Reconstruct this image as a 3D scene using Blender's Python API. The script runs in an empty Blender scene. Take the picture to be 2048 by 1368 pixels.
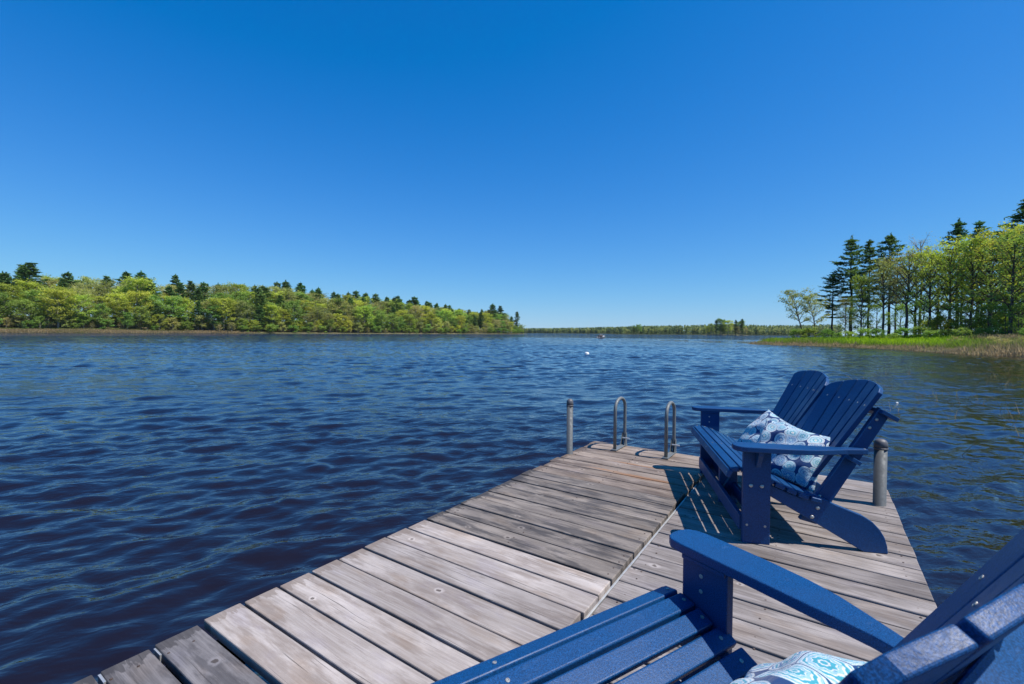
import bpy, bmesh, math, random
import numpy as np
from mathutils import Vector, Matrix, Euler

R = math.radians
SC = bpy.context.scene
COL = SC.collection

# ------------------------------------------------------------------ camera, sky, sun, exposure
CAM_Z = 1.51
cam_d = bpy.data.cameras.new('camera')
cam = bpy.data.objects.new('camera', cam_d)
COL.objects.link(cam)
cam_d.sensor_width = 36.0
cam_d.lens = 36.0 * 910.0 / 2048.0
cam_d.clip_start = 0.02
cam_d.clip_end = 20000
cam_d.dof.use_dof = True
cam_d.dof.focus_distance = 3.2
cam_d.dof.aperture_fstop = 8.0
cam.location = (0, 0, CAM_Z)
cam.matrix_world = Matrix.Translation((0, 0, CAM_Z)) @ Matrix.Rotation(R(90 - 1.2), 4, 'X') @ Matrix.Rotation(R(0.41), 4, 'Z')
SC.camera = cam

SUN_AZ, SUN_EL = 112.0, 60.0
world = bpy.data.worlds.new("World")
SC.world = world
world.use_nodes = True
wn = world.node_tree.nodes
wl = world.node_tree.links
wn.clear()
w_out = wn.new('ShaderNodeOutputWorld')
w_bg = wn.new('ShaderNodeBackground')
w_sky = wn.new('ShaderNodeTexSky')
w_sky.sky_type = 'NISHITA'
w_sky.sun_disc = False
w_sky.sun_elevation = R(SUN_EL)
w_sky.sun_rotation = R(SUN_AZ)
w_sky.altitude = 0
w_sky.air_density = 1.0
w_sky.dust_density = 0.0
w_sky.ozone_density = 4.0
SKY_K = 0.11
w_bg.inputs['Strength'].default_value = SKY_K


def wmath(op, x, y):
    nd = wn.new('ShaderNodeMath'); nd.operation = op
    for k, v in enumerate((x, y)):
        if isinstance(v, bpy.types.NodeSocket): wl.new(v, nd.inputs[k])
        else: nd.inputs[k].default_value = v
    return nd.outputs[0]


# camera-like colour rendition of the clear sky: deeper, more saturated blue
w_sep = wn.new('ShaderNodeSeparateColor'); w_com = wn.new('ShaderNodeCombineColor')
wl.new(w_sky.outputs[0], w_sep.inputs[0])
for ch, (k1, k2, k0, top) in enumerate(((0.46, -0.07, -0.047, 1.2), (0.675, -0.16, 0.0, 0.9), (1.42, -0.80, 0.0, 0.85))):
    v = wmath('MINIMUM', wmath('MULTIPLY', w_sep.outputs[ch], SKY_K), top)
    q = wmath('ADD', wmath('MULTIPLY', v, k1), wmath('MULTIPLY', wmath('MULTIPLY', v, v), k2))
    q = wmath('MAXIMUM', wmath('ADD', q, k0), 0.0006)
    wl.new(wmath('DIVIDE', q, SKY_K), w_com.inputs[ch])
wl.new(w_com.outputs[0], w_bg.inputs['Color'])
wl.new(w_bg.outputs[0], w_out.inputs['Surface'])

sun_d = bpy.data.lights.new('sun', 'SUN')
sun_d.energy = 4.0
sun_d.angle = R(0.5)
sun_d.color = (1.0, 0.955, 0.89)
sun = bpy.data.objects.new('sun', sun_d)
COL.objects.link(sun)
sdir = Vector((math.sin(R(SUN_AZ)) * math.cos(R(SUN_EL)), math.cos(R(SUN_AZ)) * math.cos(R(SUN_EL)), math.sin(R(SUN_EL))))
sun.rotation_euler = sdir.to_track_quat('Z', 'Y').to_euler()
sun.location = sdir * 50

SC.view_settings.view_transform = 'Standard'
SC.view_settings.look = 'None'
SC.view_settings.exposure = 0.5
SC.view_settings.gamma = 1
SC.cycles.max_bounces = 6
SC.cycles.transparent_max_bounces = 8
SC.cycles.caustics_reflective = False
SC.cycles.caustics_refractive = False
SC.cycles.sample_clamp_indirect = 4.0


# ------------------------------------------------------------------ material helpers
class NT:
    """Thin wrapper for building a node tree."""
    def __init__(self, name):
        self.m = bpy.data.materials.new(name)
        self.m.use_nodes = True
        self.t = self.m.node_tree
        self.n = self.t.nodes
        self.bsdf = self.n['Principled BSDF']
        self.out = self.n['Material Output']

    def node(self, kind, **kw):
        nd = self.n.new(kind)
        for k, v in kw.items():
            setattr(nd, k, v)
        return nd

    def put(self, val, sock):
        if isinstance(val, bpy.types.NodeSocket):
            self.t.links.new(val, sock)
        elif val is not None:
            if isinstance(val, (tuple, list)) and len(val) == 3 and sock.type == 'RGBA':
                val = tuple(val) + (1,)
            sock.default_value = val

    def set(self, name, val):
        self.put(val, self.bsdf.inputs[name])

    def math(self, op, a, b=None, c=None, clamp=False):
        nd = self.node('ShaderNodeMath', operation=op)
        nd.use_clamp = clamp
        self.put(a, nd.inputs[0])
        if b is not None: self.put(b, nd.inputs[1])
        if c is not None: self.put(c, nd.inputs[2])
        return nd.outputs[0]

    def vmath(self, op, a, b=None):
        nd = self.node('ShaderNodeVectorMath', operation=op)
        self.put(a, nd.inputs[0])
        if b is not None: self.put(b, nd.inputs[1])
        return nd.outputs['Value'] if op in ('LENGTH', 'DOT_PRODUCT', 'DISTANCE') else nd.outputs[0]

    def mix(self, f, a, b, blend='MIX'):
        nd = self.node('ShaderNodeMix', data_type='RGBA', blend_type=blend)
        self.put(f, nd.inputs[0])
        self.put(a, nd.inputs[6])
        self.put(b, nd.inputs[7])
        return nd.outputs[2]

    def sstep(self, v, lo, hi, a=0.0, b=1.0):
        nd = self.node('ShaderNodeMapRange', interpolation_type='SMOOTHSTEP')
        self.put(v, nd.inputs[0])
        nd.inputs[1].default_value = lo; nd.inputs[2].default_value = hi
        nd.inputs[3].default_value = a; nd.inputs[4].default_value = b
        return nd.outputs[0]

    def coord(self, which='Object'):
        return self.node('ShaderNodeTexCoord').outputs[which]

    def noise(self, vec, scale, detail=3, rough=0.5, dist=0.0, what=0):
        nd = self.node('ShaderNodeTexNoise')
        self.put(vec, nd.inputs['Vector'])
        nd.inputs['Scale'].default_value = scale
        nd.inputs['Detail'].default_value = detail
        nd.inputs['Roughness'].default_value = rough
        nd.inputs['Distortion'].default_value = dist
        return nd.outputs[what]

    def attr(self, name):
        nd = self.node('ShaderNodeAttribute')
        nd.attribute_name = name
        return nd

    def bump(self, h, strength=0.5, dist=0.01, normal=None):
        nd = self.node('ShaderNodeBump')
        nd.inputs['Strength'].default_value = strength
        nd.inputs['Distance'].default_value = dist
        self.put(h, nd.inputs['Height'])
        if normal is not None: self.put(normal, nd.inputs['Normal'])
        return nd.outputs[0]


def mat_wood(name, ca, cb, wet, wet_amt, knot=0.6, stain=False):
    g = NT(name)
    co = g.coord('Object')
    tone = g.attr('tone').outputs['Fac']
    off = g.node('ShaderNodeCombineXYZ')
    g.put(g.math('MULTIPLY', tone, 53.0), off.inputs[0])
    g.put(g.math('MULTIPLY', tone, 17.0), off.inputs[2])
    v = g.vmath('ADD', co, off.outputs[0])
    warp = g.noise(g.vmath('MULTIPLY', v, (1.6, 7.0, 1.0)), 1.0, 2, what=1)
    vw = g.vmath('ADD', v, g.vmath('MULTIPLY', g.vmath('SUBTRACT', warp, (0.5, 0.5, 0.5)), (0.0, 0.05, 0.0)))
    grain = g.noise(g.vmath('MULTIPLY', vw, (2.6, 85.0, 30.0)), 1.0, 6, 0.62)
    fine = g.noise(g.vmath('MULTIPLY', vw, (9.0, 330.0, 60.0)), 1.0, 3, 0.6)
    blot = g.noise(g.vmath('MULTIPLY', v, (3.2, 7.5, 1.0)), 1.0, 5, 0.6)
    col = g.mix(g.sstep(grain, 0.27, 0.75), ca, cb)
    col = g.mix(g.sstep(fine, 0.35, 0.62, 0.22, 0.0), col, tuple(x * 0.45 for x in ca))
    # blotchy weathering
    col = g.mix(g.sstep(blot, 0.42, 0.66, 0.0, 0.55), col, tuple(min(1, x * 1.28) for x in cb))
    blot2 = g.noise(g.vmath('MULTIPLY', v, (1.7, 9.0, 1.0)), 1.3, 6, 0.66)
    col = g.mix(g.math('MULTIPLY', g.sstep(blot2, 0.47, 0.60), wet_amt), col, wet)
    b3 = g.noise(g.vmath('MULTIPLY', v, (2.2, 5.0, 1.0)), 1.7, 3, 0.55)
    col = g.mix(g.sstep(b3, 0.52, 0.68, 0.0, 0.45), col, g.mix(1.0, col, (0.95, 0.84, 0.72), 'MULTIPLY'))
    col = g.mix(g.sstep(b3, 0.30, 0.44, 0.5, 0.0), col, g.mix(1.0, col, (0.93, 0.94, 1.05), 'MULTIPLY'))
    # long dark cracks in the grain
    crack = g.noise(g.vmath('MULTIPLY', vw, (1.5, 150.0, 20.0)), 1.0, 2, 0.4)
    cr = g.math('MULTIPLY', g.sstep(crack, 0.64, 0.70), g.sstep(blot, 0.45, 0.6))
    col = g.mix(g.math('MULTIPLY', cr, 0.7), col, (0.05, 0.042, 0.038))
    # knots: dark eye with a pale ring
    vo = g.node('ShaderNodeTexVoronoi', voronoi_dimensions='2D')
    kv = g.vmath('MULTIPLY', v, (2.3, 6.6, 0.0))
    g.put(kv, vo.inputs['Vector']); vo.inputs['Scale'].default_value = 1.0
    dv = g.vmath('MULTIPLY', g.vmath('SUBTRACT', kv, vo.outputs['Position']), (0.33, 0.152, 0.0))
    kn = g.noise(g.vmath('MULTIPLY', v, (60, 60, 60)), 1.0, 2)
    kd = g.math('ADD', g.vmath('LENGTH', dv), g.math('MULTIPLY', g.math('SUBTRACT', kn, 0.5), 0.016))
    pick = g.node('ShaderNodeSeparateColor'); g.put(vo.outputs['Color'], pick.inputs[0])
    has = g.math('LESS_THAN', pick.outputs[0], knot)
    kd = g.math('DIVIDE', kd, g.math('ADD', 0.45, pick.outputs[1]))
    ring = g.math('MULTIPLY', g.math('MULTIPLY', g.sstep(kd, 0.007, 0.010), g.sstep(kd, 0.012, 0.024, 1.0, 0.0)), has)
    eye = g.math('MULTIPLY', g.sstep(kd, 0.005, 0.010, 1.0, 0.0), has)
    col = g.mix(g.math('MULTIPLY', ring, 0.5), col, tuple(min(1, x * 1.35) for x in cb))
    col = g.mix(g.math('MULTIPLY', eye, 0.75), col, (0.07, 0.055, 0.045))
    # per plank tone
    col = g.mix(1.0, col, g.mix(tone, (0.80, 0.79, 0.79), (1.14, 1.12, 1.10)), 'MULTIPLY')
    # damp plank ends over the water's edge
    sep = g.node('ShaderNodeSeparateXYZ'); g.put(co, sep.inputs[0])
    en = g.noise(g.vmath('MULTIPLY', v, (9.0, 38.0, 1.0)), 1.0, 4, 0.6)
    edge = g.math('ADD', g.math('SUBTRACT', sep.outputs[0], -1.965), g.math('MULTIPLY', g.math('SUBTRACT', en, 0.5), -0.26))
    col = g.mix(g.sstep(edge, 0.040, 0.056, min(1, wet_amt * 1.2), 0.0), col, wet)
    if stain:   # two rusty patches where the bark tan shows through
        for (sx, sy, lx, ly) in ((-1.22, 3.83, 0.34, 0.035), (-1.17, 3.52, 0.36, 0.04), (-1.45, 3.55, 0.2, 0.03)):
            d = g.vmath('MULTIPLY', g.vmath('SUBTRACT', co, (sx, sy, 0)), (1 / lx, 1 / ly, 0))
            dd = g.math('ADD', g.vmath('LENGTH', d), g.math('MULTIPLY', g.math('SUBTRACT', blot, 0.5), 2.0))
            col = g.mix(g.sstep(dd, 0.3, 1.1, 0.75, 0.0), col, (0.30, 0.15, 0.07))
    g.set('Base Color', col)
    g.set('Roughness', g.sstep(blot2, 0.45, 0.62, 0.82, 0.82 - 0.3 * wet_amt))
    g.set('Specular IOR Level', 0.3)
    h = g.math('ADD', g.math('MULTIPLY', grain, 0.6), g.math('SUBTRACT', g.math('MULTIPLY', fine, 0.5), g.math('MULTIPLY', cr, 1.0)))
    g.set('Normal', g.bump(h, 0.55, 0.004))
    return g.m


def mat_poly():
    g = NT('blue_poly_lumber')
    co = g.coord('Object')
    sp = g.noise(co, 420, 2, 0.6)
    sp2 = g.noise(co, 150, 3, 0.6)
    lo = g.noise(co, 6, 3, 0.5)
    col = g.mix(g.sstep(sp, 0.36, 0.66), (0.002, 0.028, 0.090), (0.006, 0.078, 0.245))
    col = g.mix(g.sstep(lo, 0.4, 0.7, 0.0, 0.25), col, (0.004, 0.046, 0.150))
    scuff = g.noise(g.vmath('MULTIPLY', co, (14, 40, 14)), 1.0, 5, 0.7)
    oi = g.node('ShaderNodeObjectInfo').outputs['Random']
    col = g.mix(g.sstep(scuff, 0.60, 0.78, 0.0, 0.30), col, (0.035, 0.12, 0.27))
    col = g.mix(1.0, col, g.mix(oi, (0.86, 0.87, 0.90), (1.12, 1.12, 1.08)), 'MULTIPLY')
    g.set('Base Color', col)
    g.set('Roughness', g.math('ADD', g.sstep(lo, 0.35, 0.65, 0.38, 0.50), g.sstep(scuff, 0.55, 0.75, 0.0, 0.18)))
    g.set('Specular IOR Level', 0.36)
    g.set('Normal', g.bump(g.math('ADD', sp2, g.math('MULTIPLY', sp, 0.6)), 0.24, 0.0022))
    return g.m


def mat_metal(name, col, rough, mottled=0.25, metallic=0.85):
    g = NT(name)
    co = g.coord('Object')
    n1 = g.noise(co, 40, 4, 0.6)
    n2 = g.noise(co, 7, 4, 0.6)
    c = g.mix(g.sstep(n1, 0.35, 0.7, 0.0, mottled), col, tuple(x * 0.55 for x in col))
    c = g.mix(g.sstep(n2, 0.55, 0.75, 0.0, mottled), c, (0.30, 0.24, 0.18))
    g.set('Base Color', c)
    g.set('Metallic', metallic)
    g.set('Roughness', g.sstep(n1, 0.3, 0.7, rough - 0.08, rough + 0.12))
    g.set('Normal', g.bump(n1, 0.15, 0.002))
    return g.m


def mat_plain(name, col, rough=0.6, var=0.2, scale=8):
    g = NT(name)
    n1 = g.noise(g.coord('Object'), scale, 4, 0.6)
    g.set('Base Color', g.mix(g.sstep(n1, 0.35, 0.65), tuple(x * (1 - var) for x in col), tuple(min(1, x * (1 + var)) for x in col)))
    g.set('Roughness', rough)
    return g.m


def mat_fabric():
    """Cotton print: medallions of teal, white and navy on a blue ground."""
    g = NT('medallion_print_fabric')
    uv = g.coord('UV')
    vo = g.node('ShaderNodeTexVoronoi', voronoi_dimensions='2D')
    p = g.vmath('MULTIPLY', uv, (5.2, 5.2, 0))
    g.put(p, vo.inputs['Vector']); vo.inputs['Scale'].default_value = 1.0; vo.inputs['Randomness'].default_value = 0.62
    ve = g.node('ShaderNodeTexVoronoi', voronoi_dimensions='2D', feature='DISTANCE_TO_EDGE')
    g.put(p, ve.inputs['Vector']); ve.inputs['Scale'].default_value = 1.0; ve.inputs['Randomness'].default_value = 0.62
    d = vo.outputs['Distance']
    e = ve.outputs['Distance']
    dv = g.node('ShaderNodeSeparateXYZ'); g.put(g.vmath('SUBTRACT', p, vo.outputs['Position']), dv.inputs[0])
    ang = g.math('ARCTAN2', dv.outputs[1], dv.outputs[0])
    pet = g.math('SINE', g.math('MULTIPLY', ang, 8.0))
    pet2 = g.math('SINE', g.math('MULTIPLY', ang, 14.0))
    pick = g.node('ShaderNodeSeparateColor'); g.put(vo.outputs['Color'], pick.inputs[0])
    rad = g.math('ADD', 0.50, g.math('MULTIPLY', pick.outputs[2], 0.14))
    rnd_ = g.math('DIVIDE', d, rad)                                                 # round medallion, 0 centre .. 1 rim
    cel = g.math('SUBTRACT', 0.90, g.math('MULTIPLY', e, 3.2))                       # pinched where two medallions touch
    rel = g.math('MAXIMUM', g.math('MULTIPLY', rnd_, 0.84), cel)
    relp = g.math('ADD', rel, g.math('MULTIPLY', pet, 0.03))
    relq = g.math('ADD', rel, g.math('MULTIPLY', pet2, 0.02))
    navy, blue, teal, white, sky, tan = (0.014, 0.055, 0.17), (0.05, 0.20, 0.40), (0.06, 0.38, 0.46), (0.72, 0.74, 0.72), (0.34, 0.58, 0.68), (0.66, 0.60, 0.50)
    a = g.mix(g.math('GREATER_THAN', pick.outputs[0], 0.5), blue, teal)
    b = g.mix(g.math('GREATER_THAN', pick.outputs[1], 0.55), sky, blue)
    cc = g.mix(g.math('GREATER_THAN', pick.outputs[2], 0.7), teal, tan)
    col = cc
    def over(val, lo, width, c):
        return g.math('MULTIPLY', g.sstep(val, lo - 0.012, lo + 0.012), g.sstep(val, lo + width - 0.012, lo + width + 0.012, 1.0, 0.0)), c
    for val, lo, w, c in ((rel, 0.10, 0.07, white), (relp, 0.17, 0.13, a), (relp, 0.30, 0.05, white), (relq, 0.35, 0.13, b),
                          (relp, 0.45, 0.07, white), (relq, 0.51, 0.18, a), (relq, 0.60, 0.09, white), (relp, 0.69, 0.06, b), (rel, 0.75, 0.08, white)):
        m, c = over(val, lo, w, c)
        col = g.mix(m, col, c)
    col = g.mix(g.sstep(rel, 0.83, 0.86), col, navy)
    weave = g.noise(uv, 260, 2)
    col = g.mix(g.sstep(weave, 0.35, 0.65, 0.2, 0.0), col, navy)
    g.set('Base Color', col)
    g.set('Roughness', 0.85)
    g.set('Specular IOR Level', 0.2)
    g.set('Sheen Weight', 0.2)
    wr = g.noise(uv, 5, 4, 0.55, 0.6)
    g.set('Normal', g.bump(g.math('ADD', wr, g.math('MULTIPLY', weave, 0.05)), 0.5, 0.02))
    return g.m


def mat_leaf(name, cols, trans=0.42, rough=0.55):
    """Foliage: colour wanders from clump to clump and from tree to tree."""
    g = NT(name)
    co = g.coord('Object')
    oi = g.node('ShaderNodeObjectInfo')
    n1 = g.noise(co, 0.55, 3, 0.6)
    n2 = g.noise(co, 3.5, 2, 0.5)
    col = g.mix(g.sstep(n1, 0.36, 0.64), cols[0], cols[1])
    col = g.mix(g.sstep(n2, 0.40, 0.68, 0.0, 0.75), col, cols[2])
    hs = g.node('ShaderNodeHueSaturation')
    g.put(g.math('ADD', g.math('MULTIPLY', oi.outputs['Random'], 0.05), 0.475), hs.inputs['Hue'])
    r2 = g.math('FRACT', g.math('MULTIPLY', oi.outputs['Random'], 7.31))
    g.put(g.math('ADD', g.math('MULTIPLY', r2, 0.5), 0.75), hs.inputs['Value'])
    g.put(col, hs.inputs['Color'])
    col = hs.outputs[0]
    di = g.node('ShaderNodeBsdfDiffuse'); g.put(col, di.inputs[0])
    tr = g.node('ShaderNodeBsdfTranslucent'); g.put(g.mix(1.0, col, (trans * 2.0, trans * 2.1, trans * 1.0), 'MULTIPLY'), tr.inputs[0])
    mx = g.node('ShaderNodeAddShader')
    g.t.links.new(di.outputs[0], mx.inputs[0]); g.t.links.new(tr.outputs[0], mx.inputs[1])
    g.t.links.new(mx.outputs[0], g.out.inputs['Surface'])
    g.n.remove(g.bsdf)
    return g.m


def mat_grass(name, stops):
    """Ground cover coloured by a per-blade attribute."""
    g = NT(name)
    a = g.attr('hue').outputs['Fac']
    rp = g.node('ShaderNodeValToRGB')
    el = rp.color_ramp.elements
    while len(el) > 1: el.remove(el[0])
    el[0].position = stops[0][0]; el[0].color = stops[0][1] + (1,)
    for p, c in stops[1:]:
        e = el.new(p); e.color = c + (1,)
    g.put(a, rp.inputs[0])
    col = rp.outputs[0]
    di = g.node('ShaderNodeBsdfDiffuse'); g.put(col, di.inputs[0])
    tr = g.node('ShaderNodeBsdfTranslucent'); g.put(col, tr.inputs[0])
    mx = g.node('ShaderNodeAddShader')
    g.t.links.new(di.outputs[0], mx.inputs[0]); g.t.links.new(tr.outputs[0], mx.inputs[1])
    g.t.links.new(mx.outputs[0], g.out.inputs['Surface'])
    g.n.remove(g.bsdf)
    return g.m


def mat_bark(name, col):
    g = NT(name)
    co = g.coord('Object')
    n1 = g.noise(g.vmath('MULTIPLY', co, (9, 9, 1.6)), 1.0, 5, 0.65)
    g.set('Base Color', g.mix(g.sstep(n1, 0.35, 0.65), tuple(x * 0.5 for x in col), tuple(x * 1.35 for x in col)))
    g.set('Roughness', 0.9)
    g.set('Normal', g.bump(n1, 0.8, 0.03))
    return g.m


def mat_water():
    g = NT('lake_water')
    geo = g.node('ShaderNodeNewGeometry').outputs['Position']
    lod = g.attr('lod').outputs['Fac']
    rot = g.node('ShaderNodeVectorRotate', rotation_type='Z_AXIS'); g.put(geo, rot.inputs['Vector']); rot.inputs['Angle'].default_value = R(-17)
    v = rot.outputs[0]
    a = g.noise(g.vmath('MULTIPLY', v, (0.8, 1.9, 1)), 1.0, 3, 0.55)
    a2 = g.noise(g.vmath('MULTIPLY', v, (0.22, 0.6, 1)), 1.0, 3, 0.55)
    b = g.noise(g.vmath('MULTIPLY', v, (3.5, 7.0, 1)), 1.0, 3, 0.5, 0.3)
    c = g.noise(g.vmath('MULTIPLY', v, (13, 24, 1)), 1.0, 2, 0.5, 0.4)
    gust = g.sstep(g.noise(g.vmath('MULTIPLY', geo, (0.10, 0.22, 1)), 1.0, 4, 0.55), 0.35, 0.65, 0.45, 1.25)
    ha = g.math('MULTIPLY', g.math('ADD', g.math('MULTIPLY', a, 0.5), g.math('MULTIPLY', a2, 0.6)), lod)
    hb = g.math('MULTIPLY', b, g.math('ADD', 0.022, g.math('MULTIPLY', lod, 0.085)))
    hc = g.math('MULTIPLY', c, g.math('ADD', 0.0048, g.math('MULTIPLY', lod, 0.012)))
    h = g.math('MULTIPLY', g.math('ADD', ha, g.math('ADD', hb, hc)), g.math('MULTIPLY', gust, g.attr('calm').outputs['Fac']))
    g.set('Normal', g.bump(h, 1.0, 1.0))
    g.set('Base Color', (0.0100, 0.0050, 0.0042))
    g.set('Roughness', 0.045)
    g.set('IOR', 1.65)
    return g.m


def mat_ground(name, ca, cb, scale=0.6):
    g = NT(name)
    co = g.coord('Object')
    n1 = g.noise(co, scale, 6, 0.65)
    g.set('Base Color', g.mix(g.sstep(n1, 0.35, 0.65), ca, cb))
    g.set('Roughness', 0.95)
    g.set('Specular IOR Level', 0.1)
    return g.m


# ------------------------------------------------------------------ mesh helpers
def new_obj(name, me, parent=None):
    o = bpy.data.objects.new(name, me)
    COL.objects.link(o)
    if parent is not None: o.parent = parent
    return o


def tag(o, label=None, cat=None, group=None, kind=None):
    if label: o['label'] = label
    if cat: o['category'] = cat
    if group: o['group'] = group
    if kind: o['kind'] = kind
    return o


def empty(name, loc=(0, 0, 0), rz=0.0):
    o = bpy.data.objects.new(name, None)
    COL.objects.link(o)
    o.empty_display_size = 0.2
    o.location = loc
    o.rotation_euler = (0, 0, rz)
    return o


class MB:
    """Collects shapes and links them as one mesh object."""
    def __init__(self):
        self.v = []
        self.f = []
        self.tone = []

    def add(self, vs, fs, tone=0.5):
        b = len(self.v)
        self.v += [tuple(x) for x in vs]
        self.f += [tuple(i + b for i in f) for f in fs]
        self.tone += [tone] * len(fs)

    def box(self, x0, x1, y0, y1, z0, z1, tone=0.5):
        self.add([(x0, y0, z0), (x1, y0, z0), (x1, y1, z0), (x0, y1, z0), (x0, y0, z1), (x1, y0, z1), (x1, y1, z1), (x0, y1, z1)],
                 [(3, 2, 1, 0), (4, 5, 6, 7), (0, 1, 5, 4), (1, 2, 6, 5), (2, 3, 7, 6), (3, 0, 4, 7)], tone)

    def prism(self, pts, lo, hi, put, tone=0.5):
        """pts: 2-D outline; put(a, b, w) gives the 3-D point; w runs lo..hi."""
        n = len(pts)
        vs = [put(a, b, lo) for a, b in pts] + [put(a, b, hi) for a, b in pts]
        fs = [tuple(range(n - 1, -1, -1)), tuple(range(n, 2 * n))]
        fs += [(i, (i + 1) % n, n + (i + 1) % n, n + i) for i in range(n)]
        self.add(vs, fs, tone)

    def tube(self, path, radii, n=8, cap=True, tone=0.5):
        path = [Vector(p) for p in path]
        if not isinstance(radii, (list, tuple)): radii = [radii] * len(path)
        vs, fs = [], []
        ref = None
        for i, p in enumerate(path):
            t = (path[min(i + 1, len(path) - 1)] - path[max(i - 1, 0)]).normalized()
            if ref is None:
                ref = t.orthogonal().normalized()
            ref = (ref - t * ref.dot(t))
            ref = ref.normalized() if ref.length > 1e-6 else t.orthogonal().normalized()
            bi = t.cross(ref)
            for k in range(n):
                a = 2 * math.pi * k / n
                vs.append(p + (ref * math.cos(a) + bi * math.sin(a)) * radii[i])
        for i in range(len(path) - 1):
            for k in range(n):
                fs.append((i * n + k, i * n + (k + 1) % n, (i + 1) * n + (k + 1) % n, (i + 1) * n + k))
        if cap:
            fs.append(tuple(range(n - 1, -1, -1)))
            fs.append(tuple(range((len(path) - 1) * n, len(path) * n)))
        self.add(vs, fs, tone)

    def lathe(self, prof, n=24, c=(0, 0, 0)):
        vs, fs = [], []
        for r, z in prof:
            for k in range(n):
                a = 2 * math.pi * k / n
                vs.append((c[0] + r * math.cos(a), c[1] + r * math.sin(a), c[2] + z))
        for i in range(len(prof) - 1):
            for k in range(n):
                fs.append((i * n + k, i * n + (k + 1) % n, (i + 1) * n + (k + 1) % n, (i + 1) * n + k))
        fs.append(tuple(range(n - 1, -1, -1)))
        fs.append(tuple(range((len(prof) - 1) * n, len(prof) * n)))
        self.add(vs, fs)

    def mesh(self, name, mat, smooth=False, recalc=True):
        me = bpy.data.meshes.new(name)
        me.from_pydata(self.v, [], self.f)
        if recalc:
            bm = bmesh.new(); bm.from_mesh(me)
            bmesh.ops.recalc_face_normals(bm, faces=bm.faces)
            bm.to_mesh(me); bm.free()
        if len(set(self.tone)) > 1:
            at = me.attributes.new('tone', 'FLOAT', 'FACE')
            at.data.foreach_set('value', self.tone)
        if mat: me.materials.append(mat)
        if smooth: me.polygons.foreach_set('use_smooth', [True] * len(me.polygons))
        me.update()
        return me

    def build(self, name, mat, parent=None, bevel=0.0, smooth=False, seg=2):
        o = new_obj(name, self.mesh(name, mat, smooth), parent)
        if bevel:
            md = o.modifiers.new('bevel', 'BEVEL')
            md.width = bevel; md.segments = seg; md.limit_method = 'ANGLE'; md.angle_limit = R(35)
            md.harden_normals = False
        return o


def quads_mesh(name, V, mat, hue=None):
    """V: (n,4,3) array of quads."""
    n = len(V)
    me = bpy.data.meshes.new(name)
    me.vertices.add(n * 4); me.loops.add(n * 4); me.polygons.add(n)
    me.vertices.foreach_set('co', np.ascontiguousarray(V, dtype=np.float32).ravel())
    me.loops.foreach_set('vertex_index', np.arange(n * 4, dtype=np.int32))
    me.polygons.foreach_set('loop_start', np.arange(0, n * 4, 4, dtype=np.int32))
    me.polygons.foreach_set('loop_total', np.full(n, 4, dtype=np.int32))
    if hue is not None:
        at = me.attributes.new('hue', 'FLOAT', 'FACE')
        at.data.foreach_set('value', np.ascontiguousarray(hue, dtype=np.float32))
    me.update(calc_edges=True)
    if mat: me.materials.append(mat)
    return me


def grid_mesh(name, P, mat, smooth=True):
    """P: (ny,nx,3) array of points."""
    ny, nx = P.shape[:2]
    me = bpy.data.meshes.new(name)
    idx = np.arange(ny * nx).reshape(ny, nx)
    q = np.stack([idx[:-1, :-1], idx[:-1, 1:], idx[1:, 1:], idx[1:, :-1]], -1).reshape(-1, 4)
    n = len(q)
    me.vertices.add(ny * nx); me.loops.add(n * 4); me.polygons.add(n)
    me.vertices.foreach_set('co', np.ascontiguousarray(P, dtype=np.float32).ravel())
    me.loops.foreach_set('vertex_index', q.astype(np.int32).ravel())
    me.polygons.foreach_set('loop_start', np.arange(0, n * 4, 4, dtype=np.int32))
    me.polygons.foreach_set('loop_total', np.full(n, 4, dtype=np.int32))
    if smooth: me.polygons.foreach_set('use_smooth', np.ones(n, dtype=bool))
    me.update(calc_edges=True)
    if mat: me.materials.append(mat)
    return me


def vnoise(x, y, seed=0):
    """Smooth value noise, vectorised, about -1..1."""
    def h(i, j):
        n = (i * 374761393 + j * 668265263 + seed * 974711) & 0xffffffff
        n = ((n ^ (n >> 13)) * 1274126177) & 0xffffffff
        return ((n ^ (n >> 16)) & 0xffff) / 32767.5 - 1.0
    xi = np.floor(x).astype(np.int64); yi = np.floor(y).astype(np.int64)
    fx = x - xi; fy = y - yi
    fx = fx * fx * (3 - 2 * fx); fy = fy * fy * (3 - 2 * fy)
    return (h(xi, yi) * (1 - fx) + h(xi + 1, yi) * fx) * (1 - fy) + (h(xi, yi + 1) * (1 - fx) + h(xi + 1, yi + 1) * fx) * fy


def hor(px):
    """Horizon line of the view, in photograph pixels."""
    return 665.0 + 0.0072 * (px - 1024)


# ------------------------------------------------------------------ the setting: lake
M_WATER = mat_water()


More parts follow.
